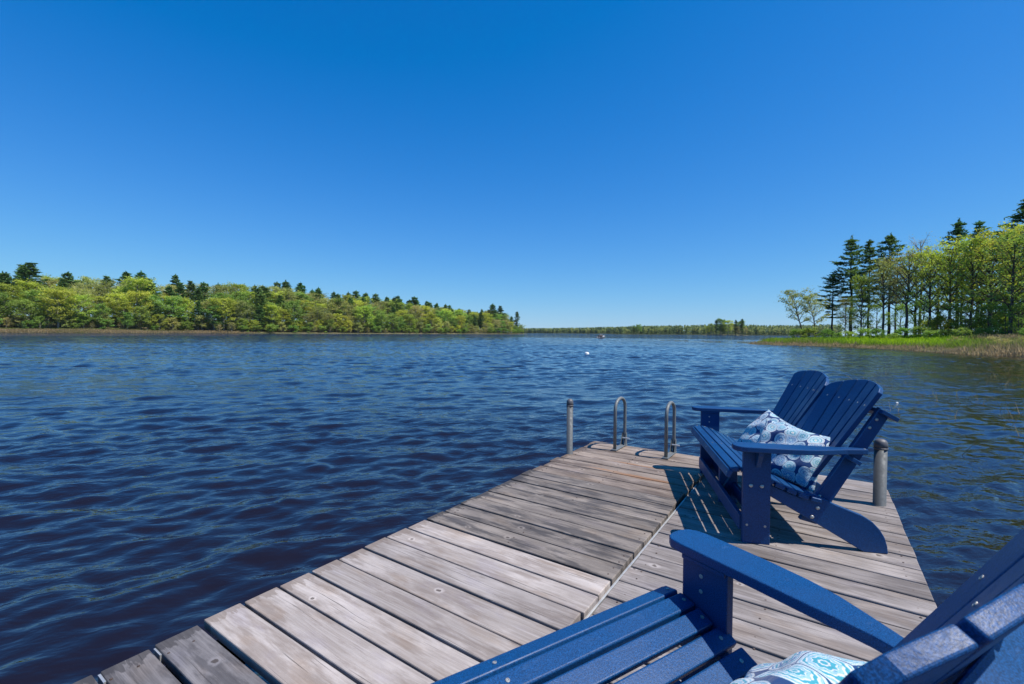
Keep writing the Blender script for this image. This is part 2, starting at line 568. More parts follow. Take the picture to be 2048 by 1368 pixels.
def build_water():
    rs = [0.5]
    while rs[-1] < 140:
        r = rs[-1]
        rs.append(r + min(max(0.018, 0.009 * r), 0.15 if r < 45 else 0.15 + 0.0028 * (r - 45)))
    while rs[-1] < 1400:
        rs.append(rs[-1] * 1.035)
    rs = np.array(rs)
    th = np.linspace(R(-64), R(64), 900)
    th = np.concatenate([np.linspace(R(-180), R(-65), 60), th, np.linspace(R(65), R(180), 60)])
    RR, TT = np.meshgrid(rs, th, indexing='ij')
    X = RR * np.sin(TT); Y = RR * np.cos(TT)
    Z = np.zeros_like(X)
    rng = np.random.default_rng(7)
    dr = np.gradient(rs)
    sp = np.maximum(dr, 0.6 * rs * R(128) / 900)
    amp_zone = (0.72 + 0.33 * vnoise(X * 0.11, Y * 0.17, 3))
    # the lee side to the right of the dock is calmer
    side = X * math.cos(R(34.2)) - Y * math.sin(R(34.2))
    lee = 1.0 - 0.28 / (1 + np.exp(-(side - 1.5) / 1.2))
    n = 130
    lam = np.exp(rng.uniform(math.log(0.09), math.log(2.2), n))
    ang = rng.normal(0, R(33), n) - R(15)
    for i in range(n):
        l = lam[i]
        s = 0.048 * math.exp(-0.5 * (math.log(l / 0.235) / 0.70) ** 2) + 0.016 * math.exp(-0.5 * (math.log(l / 0.95) / 0.55) ** 2) + 0.004
        fade = np.clip((l / sp - 2.2) / 1.6, 0, 1)
        last = np.nonzero(fade > 0)[0]
        if len(last) == 0: continue
        k = 2 * math.pi / l
        m = last[-1] + 1
        ph = k * (X[:m] * math.sin(ang[i]) + Y[:m] * math.cos(ang[i])) + rng.uniform(0, 6.28)
        ph = ph + 0.9 * vnoise(X[:m] * 0.5 / max(l, .4), Y[:m] * 0.5 / max(l, .4), 20 + i)
        w = np.sin(ph)
        Z[:m] += (s / k) * fade[:m, None] * (w + 0.22 * np.cos(2 * ph))
    # calm slick sheltered by the grass bar off the right point
    PX = 1024 + 910 * X / np.maximum(Y, 1e-3)
    tt = (1560 - PX) / 240
    yc = 68.5 + 25 * tt
    slick = np.exp(-((Y - yc + 3.0) / 6.0) ** 2) * np.clip((1.05 - tt) * 5, 0, 1) * np.clip((tt + 0.1) * 6, 0, 1) * (Y > 20)
    calm = 1 - 0.74 * slick
    Z *= amp_zone * lee * calm
    P = np.stack([X, Y, Z], -1)
    me = grid_mesh('lake_water', P[:, ::-1], M_WATER)
    lod = np.clip((RR - 25) / 90, 0, 1)
    lod = (lod * lod * (3 - 2 * lod) * lee)[:, ::-1]
    at = me.attributes.new('calm', 'FLOAT', 'POINT')
    at.data.foreach_set('value', calm[:, ::-1].astype(np.float32).ravel())
    at = me.attributes.new('lod', 'FLOAT', 'POINT')
    at.data.foreach_set('value', lod.astype(np.float32).ravel())
    o = new_obj('lake_water', me)
    tag(o, 'wind-rippled deep blue lake water', kind='structure')


build_water()

# lake bed and everything under the water: one wide sheet
M_BED = mat_ground('lake_bed_silt', (0.05, 0.035, 0.025), (0.09, 0.065, 0.045))
bed = MB(); bed.add([(-1420, -1420, -4), (1420, -1420, -4), (1420, 1420, -4), (-1420, 1420, -4)], [(0, 1, 2, 3)])
tag(bed.build('lake_bed', M_BED), 'silty lake bed under the water', kind='structure')


# ------------------------------------------------------------------ the setting: land
def seg_dist(X, Y, poly):
    """Signed distance to an open polyline: positive on its left-hand (land) side."""
    best = np.full(X.shape, 1e9); sgn = np.ones(X.shape)
    for (x0, y0), (x1, y1) in zip(poly[:-1], poly[1:]):
        dx, dy = x1 - x0, y1 - y0
        t = np.clip(((X - x0) * dx + (Y - y0) * dy) / (dx * dx + dy * dy), 0, 1)
        ex = X - (x0 + t * dx); ey = Y - (y0 + t * dy)
        d = np.hypot(ex, ey)
        s = np.sign(dx * (Y - y0) - dy * (X - x0))
        up = d < best
        best = np.where(up, d, best); sgn = np.where(up, s, sgn)
    return best * sgn


LEFT = [(-330, 40), (-262, 120), (-212, 188), (-150, 262), (-70, 355), (-10, 425), (13, 455), (16, 470), (0, 490), (-60, 540), (-200, 700), (-500, 900)]
LEFT = LEFT[::1]


def left_d(x, y):
    return seg_dist(np.asarray(x, float), np.asarray(y, float), LEFT)


def left_h(x, y):
    d = left_d(x, y)
    n = vnoise(np.asarray(x) * 0.05, np.asarray(y) * 0.05, 5)
    return np.where(d > 0, 0.15 + 1.3 * np.clip(d / 16, 0, 1) + 7.5 * np.clip((d - 14) / 70, 0, 1) + n * 0.5 * np.clip(d / 10, 0, 1), np.maximum(d * 0.3, -3))


RIGHT = [(400, 260), (200, 160), (100, 113), (52, 86.0), (36.2, 69.5), (38.5, 62.5), (41.0, 56.0), (41.5, 49.0), (39.5, 43.5), (37.5, 36.0), (37.2, 31.0), (39, 25), (46, 17), (60, 8), (120, -40)]


def right_d(x, y):
    x = np.asarray(x, float); y = np.asarray(y, float)
    return seg_dist(x, y, RIGHT) + 0.7 * vnoise(x * 0.35, y * 0.35, 8)


def right_h(x, y):
    d = right_d(x, y)
    n = vnoise(np.asarray(x) * 0.15, np.asarray(y) * 0.15, 9)
    return np.where(d > 0, 0.05 + 0.35 * np.clip(d / 1.5, 0, 1) + 0.55 * np.clip((d - 1.5) / 14, 0, 1) + 1.2 * np.clip((d - 12) / 60, 0, 1) + 0.12 * n * np.clip(d / 3, 0, 1), np.maximum(d * 0.25, -3))


M_SOIL = mat_ground('forest_floor_earth', (0.10, 0.105, 0.04), (0.17, 0.14, 0.08), 0.2)
M_MARSH = mat_ground('marsh_earth', (0.09, 0.10, 0.025), (0.17, 0.13, 0.075), 0.5)
M_FAR = mat_ground('far_hill_earth', (0.035, 0.05, 0.02), (0.06, 0.07, 0.03), 0.02)


def terrain(name, xs, ys, fn, mat, label):
    X, Y = np.meshgrid(xs, ys)
    Z = fn(X, Y)
    o = new_obj(name, grid_mesh(name, np.stack([X, Y, Z], -1), mat))
    tag(o, label, kind='structure')


terrain('wooded_hill_ground', np.linspace(-420, 30, 150), np.linspace(20, 700, 200), left_h, M_SOIL, 'ground under the wooded left shore')
terrain('marsh_ground', np.linspace(28, 130, 170), np.linspace(-40, 130, 200), right_h, M_MARSH, 'low marshy ground of the right shore')


# ------------------------------------------------------------------ trees
M_BARK = mat_bark('grey_brown_bark', (0.085, 0.068, 0.055))
M_BARKP = mat_bark('dark_pine_bark', (0.055, 0.042, 0.035))
M_BARKG = mat_bark('pale_grey_bark', (0.30, 0.275, 0.24))
M_LIME = mat_leaf('spring_yellow_green_leaves', ((0.247, 0.282, 0.048), (0.316, 0.328, 0.063), (0.178, 0.230, 0.046)))
M_GREEN = mat_leaf('fresh_green_leaves', ((0.144, 0.218, 0.052), (0.190, 0.253, 0.063), (0.098, 0.155, 0.041)))
M_OLIVE = mat_leaf('olive_bud_leaves', ((0.213, 0.236, 0.081), (0.265, 0.259, 0.092), (0.172, 0.172, 0.081)))
M_TAN = mat_leaf('tan_pink_buds', ((0.283, 0.244, 0.115), (0.228, 0.236, 0.086), (0.276, 0.205, 0.115)))
M_PINE = mat_leaf('pine_needles', ((0.077, 0.151, 0.042), (0.127, 0.205, 0.058), (0.058, 0.119, 0.042)), 0.15)


def cards(centers, size, rng, flat=0.0, dirs=None, aspect=1.0):
    """Leaf cards: one small quad per centre, turned at random (flat: towards horizontal)."""
    n = len(centers)
    nrm = rng.normal(size=(n, 3)); nrm[:, 2] = np.abs(nrm[:, 2]) + flat
    nrm /= np.linalg.norm(nrm, axis=1, keepdims=True)
    a = rng.normal(size=(n, 3)) if dirs is None else dirs + rng.normal(size=(n, 3)) * 0.35
    a -= nrm * np.sum(a * nrm, 1, keepdims=True)
    a /= np.linalg.norm(a, axis=1, keepdims=True) + 1e-9
    b = np.cross(nrm, a)
    s = size * rng.uniform(0.6, 1.3, (n, 1))
    a = a * s * aspect; b = b * s / aspect
    bend = nrm * s * 0.25
    return np.stack([centers - a, centers - b * 0.8 + bend, centers + a, centers + b * 0.8 + bend], 1)


def gen_broadleaf(seed, H, Rw, base, limbs, per, size, dens, lean=0.0, thin=1.0, flat=0.5, twigs=True):
    rng = np.random.default_rng(seed); rnd = random.Random(seed)
    tr = MB(); cen = []
    r0 = 0.012 * H * thin + 0.03
    wob = [(rnd.uniform(-1, 1) * 0.018 * H, rnd.uniform(-1, 1) * 0.018 * H) for _ in range(8)]
    top = 0.86 * H
    pts = []
    for i in range(8):
        t = i / 7
        pts.append(Vector((wob[i][0] * t + lean * H * t ** 1.5, wob[i][1] * t, top * t - (0.4 if i == 0 else 0))))
    tr.tube(pts, [r0 * (1.25 if i == 0 else (1 - 0.80 * i / 7)) for i in range(8)], 7)
    def at(t):
        f = t * 7; i = min(int(f), 6); return pts[i].lerp(pts[i + 1], f - i)
    for li in range(limbs):
        u = (li + rnd.uniform(0, 0.9)) / limbs
        t0 = base + (0.97 - base) * u
        p0 = at(t0)
        az = li * 2.399 + rnd.uniform(-0.5, 0.5)
        prof = math.sin(math.pi * min(1, 0.22 + 0.72 * u)) ** 0.7
        L = Rw * prof * rnd.uniform(0.7, 1.18)
        el = R(rnd.uniform(18, 48) + 28 * u)
        d = Vector((math.cos(az) * math.cos(el), math.sin(az) * math.cos(el), math.sin(el)))
        p1 = p0 + d * L * 0.5 + Vector((0, 0, 0.04 * L))
        p2 = p0 + d * L * 0.95 + Vector((0, 0, rnd.uniform(0.02, 0.22) * L))
        rb = r0 * (0.48 - 0.25 * u)
        tr.tube([p0, p1, p2], [rb, rb * 0.6, rb * 0.2], 5)
        for k in range(per):
            s = rnd.uniform(0.35, 1.0)
            q0 = p0.lerp(p1, s * 2) if s < 0.5 else p1.lerp(p2, s * 2 - 1)
            a2 = az + rnd.choice((-1, 1)) * rnd.uniform(0.3, 1.3)
            e2 = rnd.uniform(-0.1, 0.9)
            l2 = L * rnd.uniform(0.18, 0.46)
            q1 = q0 + Vector((math.cos(a2) * math.cos(e2), math.sin(a2) * math.cos(e2), math.sin(e2))) * l2
            if twigs: tr.tube([q0, q1], [rb * 0.28, rb * 0.08], 4, cap=False)
            m = max(3, int(dens * rnd.uniform(0.5, 1.5)))
            c = np.array(q0)[None] + (np.array(q1) - np.array(q0))[None] * rng.uniform(0.3, 1.15, (m, 1))
            c = c + rng.normal(size=(m, 3)) * np.array([0.34, 0.34, 0.20]) * (0.35 * Rw ** 0.7)
            cen.append(c)
    cen = np.concatenate(cen)
    cen = cen[cen[:, 2] > 0.25]
    V = cards(cen, size, rng, flat)
    zt = V[:, :, 2].max()
    return tr, V, zt


def gen_pine(seed, H, Rw, base, size, dens, step=0.75, ragged=0.35, taper=1.05):
    rng = np.random.default_rng(seed); rnd = random.Random(seed)
    tr = MB(); cen = []; dirs = []
    r0 = 0.011 * H + 0.05
    pts = [Vector((rnd.uniform(-1, 1) * 0.006 * H, rnd.uniform(-1, 1) * 0.006 * H, H * i / 9 - (0.4 if i == 0 else 0))) for i in range(10)]
    tr.tube(pts, [r0 * (1 - 0.93 * i / 9) for i in range(10)], 7)
    z = base * H
    az0 = rnd.uniform(0, 6)
    while z < H * 0.985:
        u = (z - base * H) / (H * (1 - base))
        prof = (0.55 + 0.75 * u) if u < 0.4 else 0.85 * (1 - (u - 0.4) / 0.6) ** taper + 0.06
        nb = rnd.randint(4, 6) if u < 0.9 else 4
        az0 += rnd.uniform(0.4, 1.1)
        f = z / H * 9; i = min(int(f), 8); p0 = pts[i].lerp(pts[i + 1], f - i)
        for b in range(nb):
            if rnd.random() < ragged * (1.15 - u): continue
            az = az0 + b * 2 * math.pi / nb + rnd.uniform(-0.3, 0.3)
            L = Rw * prof * rnd.uniform(0.55, 1.2)
            e0 = rnd.uniform(-0.08, 0.20) + 0.35 * u ** 2
            up = rnd.uniform(0.06, 0.20)
            pp = []
            for s in (0, 0.4, 0.75, 1.0):
                pp.append(p0 + Vector((math.cos(az) * L * s, math.sin(az) * L * s, L * (math.sin(e0) * s + up * s * s))))
            rb = 0.012 * L + 0.012
            tr.tube(pp, [rb, rb * 0.7, rb * 0.4, rb * 0.15], 4, cap=False)
            nt = max(3, int(L / 0.42))
            for k in range(nt):
                s = rnd.uniform(0.26, 1.03)
                j = 0 if s < 0.4 else (1 if s < 0.75 else 2)
                lo, hi = ((0, .4), (.4, .75), (.75, 1.0))[j]
                q = pp[j].lerp(pp[j + 1], (s - lo) / (hi - lo))
                side = rnd.uniform(-1, 1) * 0.30 * L * (1.15 - s)
                q = q + Vector((-math.sin(az) * side, math.cos(az) * side, abs(side) * 0.12))
                m = max(3, int(dens * rnd.uniform(0.6, 1.4)))
                c = np.array(q)[None] + rng.normal(size=(m, 3)) * np.array([0.24, 0.24, 0.10])
                cen.append(c)
                dd = Vector((math.cos(az), math.sin(az), 0.45))
                dirs.append(np.repeat(np.array(dd)[None], m, 0))
        z += step * rnd.uniform(0.75, 1.3) * (1 - 0.35 * u)
    q = np.array([pts[-1]])[None][0] + rng.normal(size=(int(dens * 3), 3)) * np.array([0.10, 0.10, 0.45]) - np.array([0, 0, 0.35])
    cen.append(q); dirs.append(np.repeat(np.array([[0.1, 0.0, 1.0]]), len(q), 0))
    V = cards(np.concatenate(cen), size, rng, 0.8, np.concatenate(dirs), 1.5)
    return tr, V, max(H, V[:, :, 2].max())


PROTO = {}


def proto(key, gen, bark, leaf, *a, **k):
    tr, V, top = gen(*a, **k)
    PROTO[key] = (tr.mesh('trunk', bark, smooth=True, recalc=False), quads_mesh('crown', V, leaf), top)


# far (left shore) prototypes: coarser cards; near (right shore): finer
for i in range(3):
    proto(('lime', i), gen_broadleaf, M_BARKG, M_LIME, 10 + i, 17, 5.0 + 0.5 * i, 0.20, 26, 8, 0.19, 22)
    proto(('green', i), gen_broadleaf, M_BARKG, M_GREEN, 20 + i, 16, 4.6 + 0.5 * i, 0.18, 26, 8, 0.19, 22)
    proto(('olive', i), gen_broadleaf, M_BARKG, M_OLIVE, 30 + i, 16, 4.6 + 0.4 * i, 0.26, 26, 8, 0.16, 19)
    proto(('tan', i), gen_broadleaf, M_BARKG, M_TAN, 40 + i, 14, 4.5, 0.18, 26, 8, 0.13, 17)
    proto(('pine', i), gen_pine, M_BARKP, M_PINE, 50 + i, 21, 3.7 + 0.4 * i, 0.18, 0.27, 12, 0.85, 0.3, 0.7)
    proto(('nlime', i), gen_broadleaf, M_BARK, M_LIME, 110 + i, 18, 4.6 + 0.4 * i, 0.30, 28, 8, 0.135, 13)
    proto(('ngreen', i), gen_broadleaf, M_BARK, M_GREEN, 120 + i, 17, 4.2 + 0.4 * i, 0.24, 28, 8, 0.135, 13)
    proto(('nolive', i), gen_broadleaf, M_BARK, M_OLIVE, 130 + i, 18, 4.4 + 0.4 * i, 0.40, 26, 8, 0.11, 13)
    proto(('npine', i), gen_pine, M_BARKP, M_PINE, 150 + i, 21, 4.3 + 0.3 * i, 0.34, 0.19, 13, 0.8, 0.3)
    proto(('sapling', i), gen_broadleaf, M_BARKG, (M_LIME, M_GREEN, M_OLIVE)[i], 260 + i, 8, 3.2, 0.06, 18, 7, 0.17, 22)
    proto(('under', i), gen_broadleaf, M_BARK, M_GREEN, 160 + i, 7, 2.6, 0.15, 14, 7, 0.12, 11)
for i in range(2):
    proto(('lean', i), gen_broadleaf, M_BARK, M_OLIVE, 170 + i, 10, 3.2, 0.38, 18, 8, 0.115, 15, lean=-0.22)
    proto(('bare', i), gen_broadleaf, M_BARKG, M_TAN, 180 + i, 17, 3.6, 0.45, 22, 11, 0.05, 4)
    proto(('shrub', i), gen_broadleaf, M_BARK, M_GREEN, 190 + i, 2.6, 1.7, 0.05, 12, 6, 0.10, 22)
    proto(('tanshrub', i), gen_broadleaf, M_BARKG, M_TAN, 195 + i, 1.6, 1.1, 0.05, 10, 6, 0.05, 10)

NAMES = {'lime': 'maple_tree', 'green': 'broadleaf_tree', 'olive': 'oak_tree', 'tan': 'budding_tree', 'pine': 'pine_tree', 'nlime': 'maple_tree',
         'ngreen': 'broadleaf_tree', 'nolive': 'oak_tree', 'npine': 'pine_tree', 'under': 'young_tree', 'sapling': 'young_tree', 'lean': 'leaning_tree', 'bare': 'budding_tree',
         'shrub': 'shrub', 'tanshrub': 'shrub'}


def plant(key, x, y, z, H, label, group, rng, widen=1.0):
    tm, cm, top = PROTO[key]
    k = H / top
    root = empty(NAMES[key[0]], (x, y, z), rng.uniform(0, 6.28) if key[0] != 'lean' else rng.uniform(-0.25, 0.25))
    w = k * widen * rng.uniform(0.92, 1.12)
    root.scale = (w, w, k)
    new_obj('trunk', tm, root)
    new_obj('crown', cm, root)
    tag(root, label, 'shrub' if 'shrub' in key[0] else 'tree', group)
    return root


def px_of(x, y):
    return 1024 + 910 * x / y


SKY_L = np.array([(-400, 545), (0, 543), (40, 538), (90, 540), (150, 547), (220, 548), (280, 548), (330, 560), (420, 560), (560, 568), (640, 576), (700, 585), (800, 594),
                  (850, 603), (900, 612), (940, 622), (980, 617), (1010, 624), (1040, 636), (1050, 648), (1060, 655)])


def left_forest():
    rng = random.Random(5)
    lab = {'lime': ('yellow-green spring maple tree among the wooded left shore', 'yellow-green trees on the left shore'),
           'green': ('fresh green leafy tree in the wooded left shore', 'green leafy trees on the left shore'),
           'olive': ('pale olive half-leafed tree in the wooded left shore', 'olive half-leafed trees on the left shore'),
           'tan': ('tan-pink budding tree with thin crown on the left shore', 'tan budding trees on the left shore'),
           'pine': ('dark green pine rising from the wooded left shore', 'pines on the left shore')}
    cnt = 0
    # rows along the shoreline
    pl = [Vector(p) for p in LEFT[1:8]]
    seglen = [(pl[i + 1] - pl[i]).length for i in range(len(pl) - 1)]
    tot = sum(seglen)
    for row, (dist, step) in enumerate(((9, 7.2), (17, 7.2), (28, 8.0), (42, 9.0), (60, 10.5))):
        s = rng.uniform(0, 4)
        while s < tot:
            q = s; i = 0
            while i < len(seglen) - 1 and q > seglen[i]:
                q -= seglen[i]; i += 1
            a = pl[i].lerp(pl[i + 1], q / seglen[i])
            t = (pl[i + 1] - pl[i]).normalized()
            nrm = Vector((-t.y, t.x))
            near_left = px_of(a.x, a.y) < 420
            dd = dist + (7 if near_left else 0) + rng.uniform(-3, 3)
            p = a + nrm * dd + t * rng.uniform(-2, 2)
            s += step * rng.uniform(0.75, 1.25) * (0.8 if i > 3 else 1.0)
            px = px_of(p.x, p.y)
            if p.y < 20 or px < -190 or float(left_d(p.x, p.y)) < 3: continue
            gz = float(left_h(p.x, p.y))
            sky = float(np.interp(px, SKY_L[:, 0], SKY_L[:, 1]))
            full = (hor(px) - sky) * p.y / 910 + CAM_Z - gz
            if row == 0: f = rng.uniform(0.42, 0.72)
            elif row == 1: f = rng.uniform(0.58, 0.88)
            elif row == 2: f = rng.uniform(0.78, 0.97)
            else: f = rng.uniform(0.88, 1.0)
            r = rng.random()
            if row >= 3: kind = 'pine' if r < 0.62 else ('lime' if r < 0.86 else 'olive')
            elif row == 2: kind = 'pine' if r < 0.25 else ('lime' if r < 0.65 else ('green' if r < 0.8 else 'olive'))
            else: kind = 'lime' if r < 0.38 else ('green' if r < 0.64 else ('olive' if r < 0.84 else ('tan' if r < 0.92 else 'pine')))
            if kind == 'pine':
                f *= rng.uniform(1.02, 1.13) if row >= 2 else 1.1
            H = max(3.5, full * f)
            plant((kind, rng.randrange(3)), p.x, p.y, gz - 0.1, H, lab[kind][0], lab[kind][1], rng, 1.4 if kind != 'pine' else 1.15)
            cnt += 1
    # young growth under and between them
    for dist, step in ((6.0, 6.5), (13.0, 6.0), (24.0, 7.5)):
        s = rng.uniform(0, 4)
        while s < tot:
            q = s; i = 0
            while i < len(seglen) - 1 and q > seglen[i]:
                q -= seglen[i]; i += 1
            a = pl[i].lerp(pl[i + 1], q / seglen[i]); t = (pl[i + 1] - pl[i]).normalized(); nrm = Vector((-t.y, t.x))
            s += step * rng.uniform(0.7, 1.35)
            p = a + nrm * (dist + (7 if px_of(a.x, a.y) < 420 else 0) + rng.uniform(-2, 2))
            px = px_of(p.x, p.y)
            if p.y < 20 or px < -150 or px > 1035: continue
            plant(('sapling', rng.randrange(3)), p.x, p.y, float(left_h(p.x, p.y)) - 0.1, rng.uniform(5.0, 9.5),
                  'low young leafy tree filling in under the left shore woods', 'young trees under the left shore woods', rng, 1.15)
    # the ones that stand out
    def single(px, y, top, key, label, w=1.0):
        x = (px - 1024) / 910 * y
        gz = float(left_h(x, y))
        H = (hor(px) - top) * y / 910 + CAM_Z - gz
        plant(key, x, y, gz - 0.1, H, label, None, rng, w)
    single(62, 222, 521, ('pine', 1), 'broad dark pine standing tallest near the left end of the left shore', 1.35)
    single(283, 262, 540, ('pine', 0), 'rounded dark pine above yellow-green crowns, left shore', 1.3)
    single(352, 285, 547, ('pine', 2), 'small pointed pine poking above the left shore canopy', 0.9)
    single(572, 318, 559, ('pine', 0), 'large dark pine standing in front of the left shore forest', 1.25)
    single(600, 330, 563, ('pine', 1), 'paler pine just right of the large dark shoreline pine', 1.2)
    single(828, 400, 592, ('pine', 2), 'dark pine over the middle of the sloping canopy, left shore', 1.3)
    single(985, 452, 606, ('pine', 0), 'dark pine highest near the tip of the left point', 1.5)
    single(1000, 456, 610, ('pine', 1), 'dark pine second from the tip of the left point', 1.3)
    single(1034, 463, 622, ('pine', 2), 'thin ragged pine standing at the very tip of the left point', 0.9)
    # brushy skirt along the water
    p_out = lambda q: q < -150
    s = 0
    while s < tot:
        q = s; i = 0
        while i < len(seglen) - 1 and q > seglen[i]:
            q -= seglen[i]; i += 1
        a = pl[i].lerp(pl[i + 1], q / seglen[i]); t = (pl[i + 1] - pl[i]).normalized(); nrm = Vector((-t.y, t.x))
        px = px_of(a.x, a.y)
        s += rng.uniform(4.5, 8.5)
        if px > 1062 or p_out(px): continue
        p = a + nrm * (rng.uniform(2.0, 4.5) if px > 430 else rng.uniform(11, 15))
        plant((rng.choice(('shrub', 'shrub', 'tan')), rng.randrange(2)), p.x, p.y, float(left_h(p.x, p.y)) - 0.1, rng.uniform(3, 6),
              'low bush at the waterline of the left shore woods', 'bushes along the left waterline', rng, 1.3)
    return cnt


left_forest()


def right_grove():
    rng = random.Random(11)
    def put(px, y, top, key, label, group=None, w=1.0):
        x = (px - 1024) / 910 * y
        gz = float(right_h(x, y))
        H = (hor(px) - top) * y / 910 + CAM_Z - gz
        return plant(key, x, y, gz - 0.1, H, label, group, rng, w)
    P, L, G, O = 'npine', 'nlime', 'ngreen', 'nolive'
    put(1606, 80, 572, ('lean', 0), 'small thin-leaved tree leaning over the water at the point')
    put(1632, 78, 586, ('lean', 1), 'second small leaning tree just behind the point of land')
    put(1700, 84, 470, (P, 0), 'tall dark pine at the left end of the right grove', None, 1.15)
    put(1664, 86, 545, (P, 1), 'shorter pine with long flat boughs beside the leaning trees', None, 1.2)
    put(1776, 80, 464, (P, 2), 'pointed dark pine rising behind the olive crowns, right grove', None, 0.95)
    put(1736, 88, 478, (P, 1), 'slim pine between two taller pines of the right grove', None, 0.9)
    put(1912, 78, 435, (P, 0), 'dark pine top poking over the lime crowns, right grove')
    put(1952, 84, 440, (P, 1), 'smaller pine top right of the poking pine, right grove')
    put(2052, 66, 388, (P, 2), 'tallest pine at the right edge of the picture', None, 1.1)
    put(2110, 60, 380, (P, 0), 'pine beyond the right edge of the right grove')
    put(1838, 82, 466, ('bare', 0), 'nearly bare twiggy tree top above the right grove')
    put(1722, 72, 545, (L, 0), 'yellow-green tree in front of the left pines, right grove', None, 0.9)
    put(1690, 75, 588, (O, 1), 'low olive tree under the tall left pine')
    put(1765, 70, 512, (O, 0), 'tall olive tree with bare lower trunk, right grove')
    put(1812, 68, 492, (O, 2), 'broad olive crown at the centre of the right grove')
    put(1858, 66, 488, (L, 1), 'yellow-green crown right of the broad olive one')
    put(1898, 65, 470, (L, 2), 'bright lime crown beneath the poking pine')
    put(1940, 62, 472, (G, 0), 'fresh green tree with forked trunk, right grove')
    put(1978, 60, 452, (L, 0), 'tall lime tree near the right end of the grove')
    put(2020, 55, 455, (G, 1), 'full green tree near the right edge of the picture')
    put(2046, 62, 430, (L, 1), 'lime crown under the tallest pine at right')
    put(2090, 54, 440, (G, 2), 'green tree just past the right edge of the picture')
    put(2140, 54, 430, (L, 2), 'lime tree past the right edge of the picture')
    mids = 'slender trunked tree inside the right grove'
    for px, y, top in ((1790, 76, 520), (1830, 77, 505), (1874, 76, 500), (1922, 73, 490), (1962, 74, 480), (2005, 70, 470), (2034, 74, 460), (2070, 68, 450)):
        put(px, y, top, (rng.choice((L, O, G)), rng.randrange(3)), mids, 'slender trees inside the right grove')
    for px, y, top in ((1752, 74, 600), (1800, 72, 606), (1846, 70, 590), (1880, 70, 600), (1915, 66, 585), (1955, 66, 590), (1990, 62, 580), (2015, 64, 590), (2042, 58, 575), (2075, 60, 580), (1930, 60, 605), (1975, 58, 600), (2010, 56, 602), (2036, 54, 598), (1990, 67, 585), (1700, 80, 612), (1725, 82, 620)):
        put(px, y, top, ('under', rng.randrange(3)), 'young green understory tree among the trunks of the right grove', 'young trees under the right grove')
    for k in range(18):
        px = 1850 + k * 15 + rng.uniform(-9, 9)
        y = 67 - (px - 1850) * 0.03 + rng.uniform(-3, 5)
        put(px, y, hor(px) - rng.uniform(24, 50) - max(0, px - 1950) * 0.25, ('sapling', rng.randrange(3)), 'low leafy sapling filling in between the trunks of the right grove', 'saplings in the right grove', 1.0)
    put(1594, 76, 655, ('shrub', 0), 'dark round shrub at the tip of the right point', None, 1.2)
    put(1616, 75, 652, ('shrub', 1), 'wider dark shrub next to the one at the tip', None, 1.4)
    for k in range(16):
        px = 1650 + k * 27 + rng.uniform(-8, 8)
        y = 66 - (px - 1650) * 0.035 + rng.uniform(-2, 3)
        put(px, y, hor(px) - rng.uniform(6, 22), ('shrub', rng.randrange(2)), 'green shrub at the foot of the right grove', 'shrubs at the foot of the right grove', 1.2)
    for k in range(26):
        px = rng.uniform(1880, 2120)
        y = rng.uniform(36, 50) if px > 1960 else rng.uniform(46, 56)
        put(px, y, hor(px) + rng.uniform(-6, 16), ('tanshrub', rng.randrange(2)), 'brown twiggy shrub in the marsh at right', 'brown shrubs in the right marsh', 1.3)


right_grove()


# ------------------------------------------------------------------ marsh grass and far woods (stuff)
def blades(xs, ys, zs, hs, ws, rng, lean=0.3):
    n = len(xs)
    a = rng.uniform(0, math.pi, n)
    dx = np.cos(a) * ws; dy = np.sin(a) * ws
    lx = rng.normal(size=n) * lean * hs; ly = rng.normal(size=n) * lean * hs
    b = np.stack([xs, ys, zs], 1)
    d = np.stack([dx, dy, np.zeros(n)], 1)
    t = b + np.stack([lx, ly, hs], 1)
    return np.stack([b - d, b + d, t + d * 0.25, t - d * 0.25], 1)


M_GRASS = mat_grass('marsh_grass', [(0.0, (0.243, 0.183, 0.105)), (0.25, (0.159, 0.127, 0.069)), (0.45, (0.112, 0.137, 0.027)), (0.7, (0.140, 0.223, 0.016)), (1.0, (0.202, 0.289, 0.013))])


def right_marsh():
    rng = np.random.default_rng(3)
    n = 240000
    x = rng.uniform(34, 100, n); y = rng.uniform(14, 84, n)
    d = right_d(x, y)
    px = px_of(x, y)
    keep = (d > -0.5) & (d < 26) & (px < 2300) & (px > 1480)
    x, y, d, px = x[keep], y[keep], d[keep], px[keep]
    z = np.maximum(right_h(x, y), -0.1) - 0.03
    n1 = vnoise(x * 0.25, y * 0.25, 31); n2 = vnoise(x * 0.9, y * 0.9, 33); n3 = vnoise(x * 0.12, y * 0.12, 37)
    lime = np.exp(-((px - 1790) / 120) ** 2) * np.clip((d - 1.2) / 1.5, 0, 1)
    hue = 0.47 + 0.48 * lime + 0.16 * n1 + 0.10 * n2 + rng.normal(size=len(x)) * 0.08
    brown = np.clip((px - 1880) / 80, 0, 1) * np.clip(n3 * 1.2 + n1 * 0.6 + 0.5, 0, 1)
    hue -= 0.42 * brown
    hue = np.where(d < 0.8 + 0.4 * n2, rng.uniform(0.0, 0.22, len(x)), hue)
    h = rng.uniform(0.22, 0.55, len(x)) * (1 + 0.5 * n2) * (0.45 + 0.55 * np.clip(d / 2.0, 0, 1)) + 0.25 * brown
    h = np.maximum(h, 0.1)
    V = blades(x, y, z, h, rng.uniform(0.02, 0.05, len(x)), rng, 0.35)
    o = new_obj('marsh_grass', quads_mesh('marsh_grass', V, M_GRASS, np.clip(hue, 0, 1)))
    tag(o, 'lime green and brown marsh grass on the right shore', 'grass', kind='stuff')


right_marsh()


